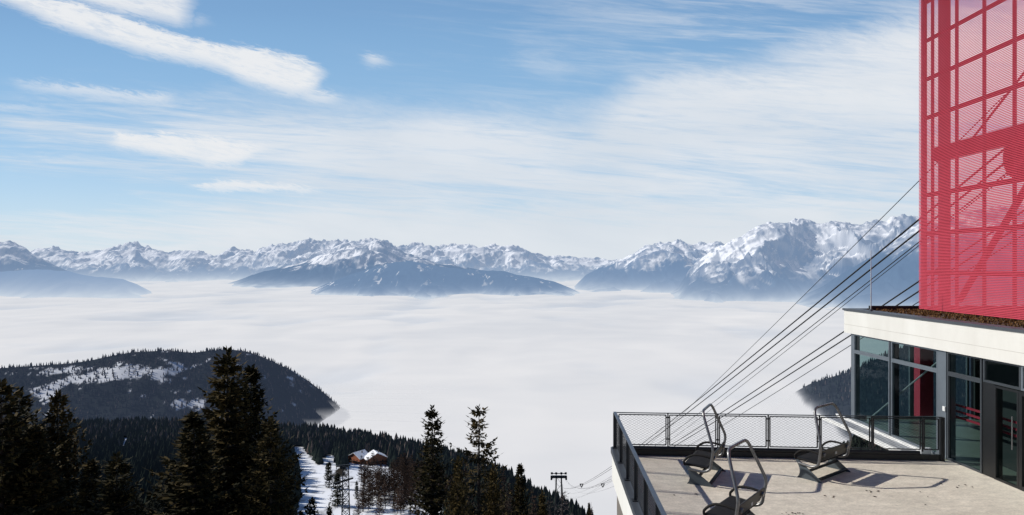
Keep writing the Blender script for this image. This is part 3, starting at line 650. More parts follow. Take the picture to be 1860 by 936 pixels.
LAR = [larch('larch_a', 24, 6.2, 31, 28, 6, 1.3, .12), larch('larch_b', 24, 5.4, 32, 32, 6, 1.3, .12), larch('larch_c', 24, 6.8, 33, 26, 6, 1.2, .12)]
def bare(px, py, Y, mesh, w, rz, label):
    t = at(px, py, Y); g = ground(px, Y).z; return plant('larch_tree', mesh[0], mesh[1], M['bark'], M['grey_larch'] if mesh is FINE else M['larch'], (t.x, t.y, g), rz, (w, w, (t.z - g) / 24), label, 'larch tree')
FINE = larch('larch_fine', 24, 5.0, 35, 30, 5, .9, .035)
bare(1022, 880, 95, FINE, .92, .4, 'bare grey larch standing in front of the cable car pylon')
bare(1000, 898, 100, FINE, .6, 2.4, 'thin bare larch beside the small brownish spruce')
bare(1074, 912, 130, FINE, .6, 4.4, 'small bare larch beside the lone spruce at the terrace wall')
for a_ in brown_spots: bare(a_[0], a_[1], a_[2], BRN, a_[3], a_[0], a_[4])
# middle distance
MID = [conifer('mid_%d' % k, 20, (3.0, 2.6, 3.4, 2.8)[k], 40 + k, 15, 6, .75, 1.35, .22, tip=.5) for k in range(4)]
def mid(kind, mesh, h0, px, base, tip_py, w, mc, label, cat, group=None, rz=0.0):
    Y = find_Y(px, base); g = ground(px, Y); h = (base - tip_py) / F * Y; s = h / h0
    return plant(kind, mesh[0], mesh[1], M['bark'], mc, g, rz, (s * w, s * w, s), label, cat, group)
for k, (px, b, tp, w, lb) in enumerate([(613, 918, 860, 1.75, 'dark bushy spruce alone on the snow beside the lattice mast'), (598, 886, 840, 1.6, 'small dark spruce at the edge of the ski run'),
                                    (594, 866, 842, 1.5, 'smallest spruce on the snow bank by the ski run'), (648, 906, 874, 1.4, 'small narrow spruce just beyond the lattice mast'),
                                    (662, 884, 856, 1.0, 'small spruce below the red chalet'), (716, 930, 895, 1.0, 'small spruce in the lower clearing'), (745, 935, 905, .9, 'little spruce in the lower clearing under the larches')]):
    mid('spruce_tree', MID[k % 4], 20, px, b, tp, w, M['mid_spruce'], lb, 'spruce tree', rz=k * 1.3)
r2 = random.Random(9)
for k, (px, b, tp) in enumerate([(668, 885, 828), (676, 912, 862), (690, 900, 850), (700, 925, 868), (712, 892, 836), (722, 905, 828), (735, 890, 820), (742, 912, 842), (752, 900, 836), (764, 906, 850), (728, 935, 880), (660, 930, 880), (690, 945, 895),
                                 (775, 915, 856), (805, 915, 848), (818, 925, 862), (770, 890, 838), (700, 880, 842), (650, 945, 905), (707, 902, 846), (729, 908, 840), (748, 888, 824), (757, 896, 830), (776, 904, 840), (790, 915, 850), (765, 886, 834), (782, 895, 846), (683, 905, 850), (738, 915, 850), (715, 880, 832), (690, 885, 838), (772, 920, 868), (672, 925, 874), (800, 905, 850)] + [(r2.uniform(656, 812), b_ , b_ - r2.uniform(44, 58)) for b_ in [872 + 2.2 * q for q in range(30)]]):
    mid('larch_tree', LAR[k % 3], 24, px, b, tp, r2.uniform(.9, 1.2), M['larch'], 'bare brown larch in the clump above the lower clearing', 'larch tree', 'bare larches above the lower clearing', k * .9)
# the forest on the shelf: the nearest few hundred one by one, the rest as one mass
rng = np.random.RandomState(17); n = 15000
fx = rng.uniform(60, 1120, n); fy = np.sqrt(rng.uniform(360 ** 2, 1030 ** 2, n))
fz = slope_z(fx, fy); fpy = HY + F * (HC - fz) / fy; Yr_ = np.interp(fx, [-900, 520, 700, 1000, 1150], [1000, 930, 860, 640, 560])
ok = (fy < Yr_ + 40) & ~in_clear(fx, fpy + 2) & ~in_clear(fx, fpy) & (fpy < 965)
ok &= ~((fx > 604) & (fx < 800) & (fpy > 852))
fx, fy, fz, fpy = fx[ok], fy[ok], fz[ok], fpy[ok]
hid = ((fx < 125) | ((fx > 345) & (fx < 520)) | ((fx > 810) & (fx < 900) & (fpy > 860)))
score = np.where(hid, 99999, fy) ; order = np.argsort(score); near = order[:262]; rest = order[262:]
hs = rng.uniform(12, 21, len(fx))
for q, i in enumerate(near):
    m = MID[q % 4]; s = hs[i] / 20
    c_ = thing('spruce_tree', 'one of the many dark spruces crowding the forested shelf below', 'spruce tree', ((fx[i] - CX) / F * fy[i], fy[i], fz[i]), rng.rand() * 6.28, 'spruces of the forest on the shelf')
    c_.scale = (s * .95, s * .95, s); link('crown', m[1], M['mid_spruce'], c_); link('trunk', m[0], M['bark'], c_)
kinds = ((rng.rand(len(rest)) < .26) & (fy[rest] > 720)).astype(int)
tree_mass('forest', np.stack([(fx[rest] - CX) / F * fy[rest], fy[rest], fz[rest]], 1), hs[rest], kinds, 'farther forest crowning the shelf below the terrace', layers=6, seg=7, seed=8,
          haze=lambda V: np.column_stack([np.tile(np.array(lin(70, 84, 104)[:3]), (len(V), 1)), np.clip((V[:, 1] - 350) / 6000, 0, .12)]))  # slight distance haze painted in, growing with depth
# forest below the ledge beside the station
n = 2200; gx = rng.uniform(1480, 1760, n); gy = rng.uniform(430, 680, n); gz = slope_z(gx, gy)
tree_mass('forest', np.stack([(gx - CX) / F * gy, gy, gz], 1), rng.uniform(12, 20, n), (rng.rand(n) < .1).astype(int), 'patch of forest below the station ledge', layers=6, seg=7, seed=9)

# ------------------------------------------------------------------ chalets, masts
def chalet(px, py, Y, w, dp, h, rz, label, wall_m):
    g = ground(px, Y); t = thing('chalet', label, 'chalet', g, rz)
    b = MB(); b.box(-w / 2, -dp / 2, -2, w / 2, dp / 2, h); b.prism([(-w / 2, -dp / 2, h), (w / 2, -dp / 2, h), (0, -dp / 2, h + w * .27)], (0, dp, 0)); b.build('wall', wall_m, t)
    r = MB()
    for s in (-1, 1):
        a = Vector((0, 0, h + w * .27 + .25)); e = Vector((s * (w / 2 + 1.2), 0, h - .35)); up = Vector((0, 0, .55))
        r.hexa([a + Vector((0, -dp / 2 - 1, 0)), e + Vector((0, -dp / 2 - 1, 0)), e + Vector((0, dp / 2 + 1, 0)), a + Vector((0, dp / 2 + 1, 0)),
                a + up + Vector((0, -dp / 2 - 1, 0)), e + up + Vector((0, -dp / 2 - 1, 0)), e + up + Vector((0, dp / 2 + 1, 0)), a + up + Vector((0, dp / 2 + 1, 0))])
    ro = r.build('roof', M['snow'], t); MB().box(w * .15, 1, h + 1, w * .15 + .9, 1.9, h + w * .27 + 1.2).build('chimney', M['shade_concrete'], ro)
    for fl in range(2):
        for k in (-1, 0, 1):
            MB().box(k * w * .27 - .6, -dp / 2 - .06, .9 + fl * h * .45, k * w * .27 + .6, -dp / 2 + .1, 2.2 + fl * h * .45).build('window', M['window_dark'], t)
    MB().box(-w / 2 - .4, -dp / 2 - 1.1, h * .45, w / 2 + .4, -dp / 2 - .08, h * .45 + .9).build('balcony', M['bark'], t)
    return t
chalet(652, 838, find_Y(652, 841), 18, 14, 7.0, R(-35), 'red timber chalet with a snow covered roof', M['chalet'])
chalet(682, 838, find_Y(684, 843), 21, 13, 7.0, R(28), 'brown chalet with a wide snowy roof behind bare larches', M['chalet_brown'])
def lattice(mb, base, w0, w1, h, n, r=.09):
    for i in range(n):
        f0, f1 = i / n, (i + 1) / n; a0 = w0 + (w1 - w0) * f0; a1 = w0 + (w1 - w0) * f1; z0 = f0 * h; z1 = f1 * h
        c0 = [Vector(base) + Vector((sx * a0 / 2, sy * a0 / 2, z0)) for sx, sy in ((-1, -1), (1, -1), (1, 1), (-1, 1))]
        c1 = [Vector(base) + Vector((sx * a1 / 2, sy * a1 / 2, z1)) for sx, sy in ((-1, -1), (1, -1), (1, 1), (-1, 1))]
        for k in range(4):
            mb.bar(c0[k], c1[k], r * 1.5, r * 1.5, (1, 0, .01)); mb.bar(c0[k], c1[(k + 1) % 4], r, r, (1, 0, .01)); mb.bar(c0[(k + 1) % 4], c1[k], r, r, (1, 0, .01)); mb.bar(c1[k], c1[(k + 1) % 4], r, r)
g = ground(628, 240); topz = at(628, 846, 240).z; hm = topz - g.z
t = thing('lattice_mast', 'dark steel lattice mast with short arms standing among the trees', 'mast', g, .3)
b = MB(); lattice(b, (0, 0, 0), 3.4, 1.9, hm, 14, .15); b.build('tower_frame', M['pylon'], t)
b = MB(); b.bar((-3.2, 0, hm + .1), (1.6, 0, hm + .1), .5, .5); b.bar((-3.2, 0, hm + .1), (-3.2, 0, hm - .9), .25, .25); b.build('arm', M['pylon'], t)
b = MB(); b.bar((-4.2, 0, hm - 6), (2.6, 0, hm - 4.6), .5, .5); b.bar((-4.2, 0, hm - 6), (-4.2, 0, hm - 7), .25, .25); b.build('arm', M['pylon'], t)
g = ground(538, find_Y(538, 816)); t = thing('lift_pole', 'thin lift pole at the top of the ski run', 'pole', g)
MB().tube([(0, 0, -1), (0, 0, 14)], [.3, .22], 6).build('pole', M['pylon'], t); MB().box(-2, -.15, 13, 2, .15, 13.5).build('arm', M['pylon'], t)
# cable car pylon in the valley
PY = 530.0
g = at(1015, 936, PY); hz_ = at(1015, 866, PY).z; base_z = hz_ - 52
t = thing('cable_car_pylon', 'distant cable car pylon with two legs and a crossbeam', 'pylon', (g.x, PY, base_z), 0)
hh = 52.0
for sx in (-1, 1):
    b = MB(); b.tube([(sx * 3.4, 0, -6), (sx * 1.95, 0, hh)], [.75, .55], 8); b.build('leg', M['pylon'], t)
b = MB()
for k in range(9):
    f0 = k / 9; f1 = (k + 1) / 9; x0 = 3.4 - 1.4 * f0; x1 = 3.4 - 1.4 * f1; s = 1 if k % 2 else -1
    b.bar((-s * x0, 0, f0 * hh), (s * x1, 0, f1 * hh), .18, .18)
b.build('bracing', M['pylon'], t)
b = MB(); b.box(-6, -.7, hh - 1.1, 6, .7, hh + .8)
for sx in (-1, 1): b.prism([(sx * 4.7, -.7, hh - .7), (sx * 6.4, -.8, hh + .7), (sx * 6.4, -.8, hh - 2.4), (sx * 5.2, -.8, hh - 2.6)], (0, 1.6, 0))
b.build('crossbeam', M['pylon'], t)
b = MB(); b.box(-5.8, -.25, hh + 2.2, 5.8, .25, hh + 2.7)
for x in (-5.4, -2, 2, 5.4): b.box(x - .8, -.4, hh + 1.8, x + .8, .4, hh + 3.3)
b.box(-2.2, -.2, hh + .6, -1.8, .2, hh + 2.2); b.box(1.8, -.2, hh + .6, 2.2, .2, hh + 2.2); b.build('upper_beam', M['pylon'], t)

# ------------------------------------------------------------------ terrace
A = on_z(1724, 835); B = on_z(1853, 889); wd = (B - A) / (B.y - A.y)        # facade line: X as a function of Y
def fac(Y, off=0.0): return A.x + wd.x * (Y - A.y) + off
LX0, LY0, lu = 2.446, 16.92, (988 - CX) / F
def left(Y, off=0.0): return LX0 + lu * (Y - LY0) + off
BL = Vector((2.50, 16.86, 0)); BR = Vector((10.30, 16.34, 0)); bdir = (BR - BL).normalized()
def back(px):     # point of the rear railing line in this direction
    u = (px - CX) / F; s = (BR.y - BL.y) / (BR.x - BL.x); Y = (BL.y - s * BL.x) / (1 - s * u); return Vector((u * Y, Y, 0))
ter = thing('terrace', 'pale concrete terrace with a white edge high above the valley', 'terrace', (6, 12, 0))
def tp(mb, name, m, par, org=Vector((6, 12, 0)), bevel=0):
    mb.v = [tuple(Vector(p) - org) for p in mb.v]; return mb.build(name, m, par, bevel)
Y0 = -3.0
b = MB(); b.prism([(left(Y0, .30), Y0, -.25), (fac(Y0, .0), Y0, -.25), (fac(16.35, 0), 16.35, -.25), (left(16.9, .30), 16.9, -.25)], (0, 0, .25)); tp(b, 'deck', M['concrete_floor'], ter)
b = MB(); b.prism([(left(Y0, .0), Y0, .05), (left(Y0, .297), Y0, .05), (left(16.92, .297), 16.92, .05), (left(16.92, .0), 16.92, .05)], (0, 0, .13)); tp(b, 'kerb', M['coping'], ter)
b = MB(); b.prism([(left(Y0, .03), Y0, -.62), (left(Y0, .297), Y0, -.62), (left(16.9, .297), 16.9, -.62), (left(16.9, .03), 16.9, -.62)], (0, 0, .668))
b.prism([(left(16.6, .30), 16.45, -.62), (fac(16.4, -.1), 16.2, -.62), (fac(16.4, -.1), 16.32, -.62), (left(16.9, .30), 16.88, -.62)], (0, 0, .36)); tp(b, 'edge_beam', M['white_concrete'], ter)
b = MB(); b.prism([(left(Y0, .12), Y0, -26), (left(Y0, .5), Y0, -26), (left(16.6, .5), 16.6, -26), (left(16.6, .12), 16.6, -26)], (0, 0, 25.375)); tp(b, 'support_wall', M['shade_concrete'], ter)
rl = random.Random(12); b = MB()
for c_x, c_y, n_, sp_r in ((1435, 934, 9, .10), (1582, 893, 7, .09), (1500, 905, 3, .2), (1660, 905, 4, .3), (1230, 900, 3, .3), (1740, 880, 6, .25)):
    c0 = on_z(c_x, c_y)
    for k in range(n_):
        x_, y_ = c0.x + rl.gauss(0, sp_r), c0.y + rl.gauss(0, sp_r * .6); a_ = rl.random() * 6.28; l_ = rl.uniform(.02, .045)
        d1 = Vector((math.cos(a_), math.sin(a_), 0)) * l_; d2 = Vector((-math.sin(a_), math.cos(a_), 0)) * l_ * .5; p_ = Vector((x_, y_, .005))
        b.add([p_ - d1, p_ + d2 + Vector((0, 0, .008)), p_ + d1, p_ - d2 + Vector((0, 0, .010))], [(0, 3, 2, 1)])
tag(b.build('leaf_litter', M['bark']), 'few dry leaves and crumbs on the terrace floor', kind='stuff')
def wire_mesh(mb, p0, p1, z0, z1, sx=.105, sz=.062, r=.0022):
    """diamond wire in the upright rectangle p0-p1, z0-z1"""
    p0 = Vector(p0); p1 = Vector(p1); Ln = (p1 - p0).length; d = (p1 - p0) / Ln; hz = z1 - z0; k = sz / sx
    n = int((Ln + hz / k) / sx) + 1
    for sg in (1, -1):
        for i in range(n + 1):
            c = -hz / k + i * sx; a0 = max(0, c); a1 = min(Ln, c + hz / k)
            if a1 - a0 < .02: continue
            za = (a0 - c) * k; zb = (a1 - c) * k
            if sg < 0: za, zb = hz - za, hz - zb
            mb.tube([p0 + d * a0 + Vector((0, 0, z0 + za)), p0 + d * a1 + Vector((0, 0, z0 + zb))], r, 3, False)
rail = thing('railing', 'dark steel railing with diamond wire panels along the far terrace edge', 'railing', BL)
pxs = [1121, 1213, 1303.5, 1395, 1488, 1583, 1675, 1708]; TOP = 1.05
for a, c in zip(pxs[:-1], pxs[1:]):
    pa = back(a) + bdir * .045; pc = back(c) - bdir * .045; z0, z1 = .27, TOP - .045
    b = MB()
    for q in (pa, pc): b.bar(q + Vector((0, 0, z0)), q + Vector((0, 0, z1)), .022, .026, bdir)
    b.bar(pa + Vector((0, 0, z0)), pc + Vector((0, 0, z0)), .026, .022); b.bar(pa + Vector((0, 0, z1)), pc + Vector((0, 0, z1)), .026, .022)
    fr = tp(b, 'panel', M['dark_steel'], rail, BL)
    b = MB(); wire_mesh(b, pa, pc, z0, z1); tp(b, 'wire_mesh', M['dark_steel'], fr, Vector((0, 0, 0)) + BL)
for a in pxs[1:-1]:
    q = back(a) + Vector((0, -.012, 0)); b = MB(); b.bar(q + Vector((0, 0, .22)), q + Vector((0, 0, TOP)), .026, .03, bdir)
    for zz in (.42, .95): b.bar(q - bdir * .05 + Vector((0, 0, zz)), q + bdir * .05 + Vector((0, 0, zz)), .02, .03)
    tp(b, 'post', M['dark_steel'], rail, BL)
q = back(1711); b = MB(); b.bar(q, q + Vector((0, 0, TOP)), .09, .09, bdir); tp(b, 'post', M['dark_steel'], rail, BL)
b = MB(); b.bar(back(1119) + Vector((0, 0, TOP)), back(1711) + Vector((0, 0, TOP)), .045, .016); tp(b, 'handrail', M['dark_steel'], rail, BL)
b = MB(); b.tube([back(1122) + Vector((0, -.0, .185)), back(1670) + Vector((0, -.0, .185))], .052, 12)
b.bar(back(1118) + Vector((0, .03, .075)), back(1709) + Vector((0, .03, .075)), .07, .146); tp(b, 'base_beam', M['dark_steel'], rail, BL)
lr = thing('railing', 'steel railing with upright flat posts on the kerb of the side edge', 'railing', (left(16.85), 16.85, .18)); LO = Vector((left(16.85), 16.85, .18))
ys = [16.85 - 1.255 * k for k in range(13)]
for i, yy in enumerate(ys):
    b = MB(); p = Vector((left(yy, .10), yy, .18)); b.bar(p, p + Vector((0, 0, TOP - .19)), .055 if i else .09, .02, (lu, 1, 0)); b.box(p.x - .07, p.y - .07, .181, p.x + .07, p.y + .07, .195)
    tp(b, 'post', M['dark_steel'], lr, LO)
for ya, yb in zip(ys[:-1], ys[1:]):
    pa = Vector((left(ya - .05, .13), ya - .05, 0)); pb = Vector((left(yb + .05, .13), yb + .05, 0)); b = MB()
    for q in (pa, pb): b.bar(q + Vector((0, 0, .25)), q + Vector((0, 0, 1.0)), .022, .022, (0, 1, 0))
    for zz in (.25, 1.0): b.bar(pa + Vector((0, 0, zz)), pb + Vector((0, 0, zz)), .022, .022)
    fr = tp(b, 'panel', M['dark_steel'], lr, LO); b = MB(); wire_mesh(b, pa, pb, .25, 1.0, .075, .045, .0028); tp(b, 'wire_mesh', M['dark_steel'], fr, LO)
b = MB(); b.bar(Vector((left(16.9, .10), 16.9, TOP)), Vector((left(Y0, .10), Y0, TOP)), .07, .022); tp(b, 'handrail', M['rail_steel'], lr, LO)
# bit of old snow in the corner by the railing end
b = MB(); c0 = on_z(1690, 831)
pts = [(c0.x + .34 * math.cos(a) * (1 + .25 * math.sin(3 * a)), c0.y + .10 * math.sin(a) + .02, .008) for a in [k * .45 for k in range(14)]]
b.add(pts + [(c0.x, c0.y + .02, .06)], [(i, (i + 1) % 14, 14) for i in range(14)], True); tag(b.build('snow', M['snow']), 'small heap of old snow at the end of the railing', kind='stuff')

# ------------------------------------------------------------------ chairs from a chairlift
def make_chair():
    W = 1.24; t = thing('chairlift_seat', 'x', 'chair'); h = W / 2
    for s in (-1, 1):
        x = s * h
        poly = [(x, .30, .385), (x, .22, .385), (x, -.32, .012), (x, -.32, .0), (x, .26, .0), (x, .22, .05), (x, .20, .12), (x, .205, .21), (x, .25, .31)]
        MB().prism(poly, (.012 * s, 0, 0)).build('foot_plate', M['foot_plate'], t)
    MB().bar((-h, -.22, .05), (h, -.22, .05), .06, .04).bar((-h, .0, .19), (h, .0, .19), .05, .04).build('crossbar', M['dark_steel'], t)
    b = MB(); prof = [(.33, .36), (.345, .40), (.30, .425), (.12, .415), (-.10, .395), (-.17, .40), (-.17, .365), (-.10, .36), (.12, .375)]
    b.prism([(-h + .03, y, z) for y, z in prof], (W - .06, 0, 0)).build('seat', M['seat_black'], t, .008)
    b = MB(); prof = [(-.185, .44), (-.215, .43), (-.27, .56), (-.30, .685), (-.27, .69), (-.24, .57)]
    b.prism([(-h + .015, y, z) for y, z in prof], (W - .03, 0, 0)); bk = b.build('backrest', M['back_olive'], t, .01)
    MB().bar((.02, -.268, .535), (.10, -.268, .535), .006, .06).build('sticker', M['galv_sheet'], bk)
    for s in (-1, 1):
        x = s * (h - .03)
        MB().tube(rounded([(x, -.25, .60), (x, -.05, .63), (x, .13, .625), (x * 1.01, .26, .55), (x * 1.01, .335, .46), (x, .325, .40)], .06), .024, 8).build('armrest', M['seat_black'], t)
        MB().tube([(s * (h - .10), -.262, .60), (s * (h - .10), -.315, .585)], .045, 12).build('bolt', M['galv'], t)
    xw = h + .035
    side = lambda s: [(s * xw, .22, .33), (s * xw, -.10, .30), (s * xw, -.24, .37), (s * xw, -.27, .58), (s * (xw + .03), -.31, .80)]
    L_ = side(-1); R_ = side(1); top = [(-.46, -.03, 1.55), (.46, -.03, 1.55)]
    MB().tube(rounded(L_ + top + R_[::-1], .17, 7), .029, 10).build('hanger_frame', M['galv'], t)
    return t
chairs = [((1297, 887), (1319, 856), 'chairlift seat in front of the rear railing nearest the side railing'),
          ((1493, 879), (1546.5, 857.8), 'chairlift seat standing alone near the glass corner of the station')]
def place(o, l, r, lb):
    d = r - l; ang = math.atan2(d.y, d.x); mid_ = (l + r) / 2; f = Vector((-math.sin(ang), math.cos(ang), 0))
    o.location = mid_ + f * .32; o.location.z = .0; o.rotation_euler.z = ang; o['label'] = lb; o['group'] = 'old chairlift seats set out on the terrace'
proto = make_chair()
place(proto, on_z(*chairs[0][0]), on_z(*chairs[0][1]), chairs[0][2])
c2 = copy_tree(proto); place(c2, on_z(*chairs[1][0]), on_z(*chairs[1][1]), chairs[1][2])
c3 = copy_tree(proto); l3 = at(1341, 922, F * (HC - .70) / (922 - HY)); r3 = at(1395, 882, F * (HC - .70) / (882 - HY)); l3.z = r3.z = 0
place(c3, l3, r3, 'front chairlift seat cut by the bottom of the view')

# ------------------------------------------------------------------ station building
ZT, ZB = HC * .714, HC * .556; YB = 20.95; YF = 3.0; XR = 26.0
st = thing('station_building', 'low glazed mountain station with a broad white roof band', 'building', (fac(16), 16, 0)); SO = Vector((fac(16), 16, 0))
def sp_(mb, name, m, par=None, bevel=0): return tp(mb, name, m, par or st, SO, bevel)
b = MB(); b.prism([(fac(YF, -.10), YF, ZB), (XR, YF, ZB), (XR, YB + .12, ZB), (fac(YB + .12, -.10), YB + .12, ZB)], (0, 0, ZT - ZB - .06)); sp_(b, 'roof', M['white_concrete'])
b = MB(); b.bar((fac(YF, -.1015), YF, ZB + .26), (fac(YB + .1, -.1015), YB + .1, ZB + .26), .003, .012)
sp_(b, 'seam', M['seam'])
b = MB(); o_ = -.135
b.prism([(fac(YF, o_), YF, ZT - .057), (fac(YF, .22), YF, ZT - .057), (fac(YB - .2, .22), YB - .2, ZT - .057), (fac(YB + .16, o_), YB + .16, ZT - .057)], (0, 0, .06))
b.prism([(fac(YB - .2, .223), YB - .2, ZT - .057), (XR, YB - .2, ZT - .057), (XR, YB + .16, ZT - .057), (fac(YB + .16, o_ + .003), YB + .16, ZT - .057)], (0, 0, .055)); sp_(b, 'coping', M['coping'])
b = MB(); b.box(fac(18) + .35, YB - .32, ZT - .05, XR, YB - .22, ZT + .10); sp_(b, 'parapet_upstand', M['black_metal'])
b = MB(); b.prism([(fac(YF, .225), YF, ZT - .057), (XR, YF, ZT - .057), (XR, YB - .34, ZT - .057), (fac(YB - .34, .225), YB - .34, ZT - .057)], (0, 0, .03)); sp_(b, 'roof_bed', M['earth'])
b = MB(); b.prism([(fac(YF, .0), YF, -.3), (XR, YF, -.3), (XR, YB, -.3), (fac(YB, .0), YB, -.3)], (0, 0, .29)); sp_(b, 'floor_slab', M['inside_floor'])
# ledge outside the glass beyond the railing
b = MB(); b.prism([(fac(16.9, -.62), 16.9, -.14), (fac(16.9, -.004), 16.9, -.14), (fac(21.6, -.004), 21.6, -.14), (fac(21.6, -.62), 21.6, -.14)], (0, 0, .06)); le = sp_(b, 'ledge', M['ledge'])
b = MB(); b.bar((fac(16.95, -.64), 16.95, -.07), (fac(21.6, -.64), 21.6, -.07), .05, .12); b.bar((fac(16.95, -.06), 16.95, -.05), (fac(21.6, -.06), 21.6, -.05), .05, .08); sp_(b, 'ledge_rim', M['white_box'])
b = MB(); b.box(fac(17, -.35), 16.96, -.08, fac(17, -.10), 17.05, .14); sp_(b, 'ledge_bracket', M['galv_sheet'])
def pillar(Y0_, Y1_, off0, off1, m, name='pillar'):
    b = MB(); b.prism([(fac(Y0_, off0), Y0_, -.008), (fac(Y0_, off1), Y0_, -.008), (fac(Y1_, off1), Y1_, -.008), (fac(Y1_, off0), Y1_, -.008)], (0, 0, ZB + .005)); return sp_(b, name, m)
def fY(px):      # where this direction meets the facade
    u = (px - CX) / F; return (A.x - wd.x * A.y) / (u - wd.x)
ycorner = fY(1547); ym = fY(1619); yp0 = fY(1706); yp1 = fY(1722); yd0 = fY(1787); yd1 = fY(1808); yd2 = fY(1853); ye = fY(1985); ye2 = fY(2250)
pillar(ycorner - .02, ycorner - .16, -.03, .16, M['frame_metal']); pillar(yp0, yp1 + .02, -.035, .20, M['frame_metal'])
ZTR = HC * .442
def glazing(ya, yb, z0, z1, name='window', m='frame_metal', fw=.05):
    """one window: frame (part) with its pane (sub-part) in the facade between ya and yb"""
    b = MB(); P0 = lambda y, z, o=0.0: Vector((fac(y, o), y, z)); up = (0, 0, 1)
    b.bar(P0(ya, z0 + fw / 2), P0(yb, z0 + fw / 2), .07, fw); b.bar(P0(ya, z1 - fw / 2), P0(yb, z1 - fw / 2), .07, fw)
    for y in (ya, yb):
        s = fw / 2 if yb > y or (y == ya and yb > ya) else -fw / 2
        yy = y + (fw / 2 if y == min(ya, yb) else -fw / 2)
        b.bar(P0(yy, z0 + fw), P0(yy, z1 - fw), .07, fw, (0, 1, 0))
    fr = sp_(b, name, M[m]); lo, hi = min(ya, yb) + fw * .5, max(ya, yb) - fw * .5
    g_ = MB(); g_.add([P0(lo, z0 + fw * .5, .004), P0(hi, z0 + fw * .5, .004), P0(hi, z1 - fw * .5, .004), P0(lo, z1 - fw * .5, .004)], [(0, 1, 2, 3)]); sp_(g_, 'pane', M['glass'], fr)
    return fr
for ya, yb, fm in ((ycorner - .165, ym + .03, 'frame_metal'), (ym - .03, yp0 + .005, 'frame_metal'), (yp1 - .005, yd0 + .02, 'dark_frame')):
    glazing(ya, yb, -.005, ZTR, m=fm); glazing(ya, yb, ZTR + .003, ZB, m=fm)
pillar(ym + .028, ym - .028, .03, .20, M['black_metal'], 'mullion')
glazing(yd0 - .02, yd2 - .06, ZTR + .003, ZB, m='dark_frame'); b = MB(); b.prism([(fac(yd0, -.02), yd0 + .015, -.004), (fac(yd0, .16), yd0 + .015, -.004), (fac(yd1, .16), yd1, -.004), (fac(yd1, -.02), yd1, -.004)], (0, 0, ZTR)); sp_(b, 'door_jamb', M['black_metal'])
dr = glazing(yd1 - .003, yd2, -.003, ZTR - .02, 'door', 'black_metal', .05); b = MB(); b.tube([Vector((fac(yd2 + .1, -.09), yd2 + .1, .8)), Vector((fac(yd2 + .1, -.09), yd2 + .1, 1.5))], .014, 8); sp_(b, 'handle', M['galv'], dr)
glazing(yd2 - .003, ye, -.003, ZTR - .02, 'door', 'black_metal', .09); glazing(yd2 - .064, ye, ZTR + .003, ZB); glazing(ye - .005, ye2, -.003, ZB)
# rear glass front of the corner room
def rear(xa, xb, z0, z1):
    b = MB(); fw = .06
    b.box(xa, YB - .09, z0, xb, YB - .02, z0 + fw); b.box(xa, YB - .09, z1 - fw, xb, YB - .02, z1); b.box(xa, YB - .09, z0 + fw, xa + fw, YB - .02, z1 - fw); b.box(xb - fw, YB - .09, z0 + fw, xb, YB - .02, z1 - fw)
    fr = sp_(b, 'window', M['frame_metal']); g_ = MB(); g_.add([(xa + .03, YB - .05, z0 + .03), (xb - .03, YB - .05, z0 + .03), (xb - .03, YB - .05, z1 - .03), (xa + .03, YB - .05, z1 - .03)], [(0, 1, 2, 3)]); sp_(g_, 'pane', M['glass'], fr)
x0 = fac(YB, .12)
for k in range(2): rear(x0 + k * 1.75, x0 + k * 1.75 + 1.745, .0, ZB)
b = MB(); b.box(x0 + 3.6, YB - .2, -.01, XR, YB - .02, ZB); b.box(fac(16) + 6.5, YF, -.01, fac(16) + 6.7, YB - .21, ZB); sp_(b, 'inner_wall', M['dark_inside'])
b = MB(); b.box(fac(16) + .9, 14.2, -.01, fac(16) + 1.15, 16.55, ZB); b.box(fac(16) + 2.4, 16.3, -.01, fac(16) + 6.4, 16.5, ZB); sp_(b, 'partition', M['dark_inside'])
b = MB(); pA = Vector((fac(20.4, .25), 20.3, .12)); pB = Vector((fac(17.2, .25), 17.2, 2.28)); b.tube([pA, pB], .022, 8); b.box(pA.x - .03, pA.y - .09, pA.z - .10, pA.x + .03, pA.y + .09, pA.z + .06); sp_(b, 'brace_rod', M['galv_sheet'])
for zz in (.98, 1.12, 1.27):
    b = MB(); b.bar((fac(17.15, .35), 17.15, zz), (fac(9, .35), 9, zz), .04, .05); sp_(b, 'inner_rail', M['red_slat'])
b = MB(); q = at(1711, 744, yp1); b.box(fac(yp1) - .07, yp1 + .02, q.z - .05, fac(yp1) - .037, yp1 + .11, q.z + .06); sp_(b, 'wall_switch', M['white_box'])
# thin rod on the roof edge
q = at(1582, 560, 19.8); t = thing('lightning_rod', 'thin pale rod standing on the white roof edge', 'rod', (q.x, q.y, ZT)); zt = at(1582, 455, 19.8).z - ZT
MB().tube([(0, 0, -.02), (0, 0, zt * .6), (0, 0, zt)], [.016, .012, .007], 8).build('rod', M['galv_sheet'], t); MB().tube([(0, 0, -.05), (0, 0, .05)], .05, 10).build('base', M['coping'], t)

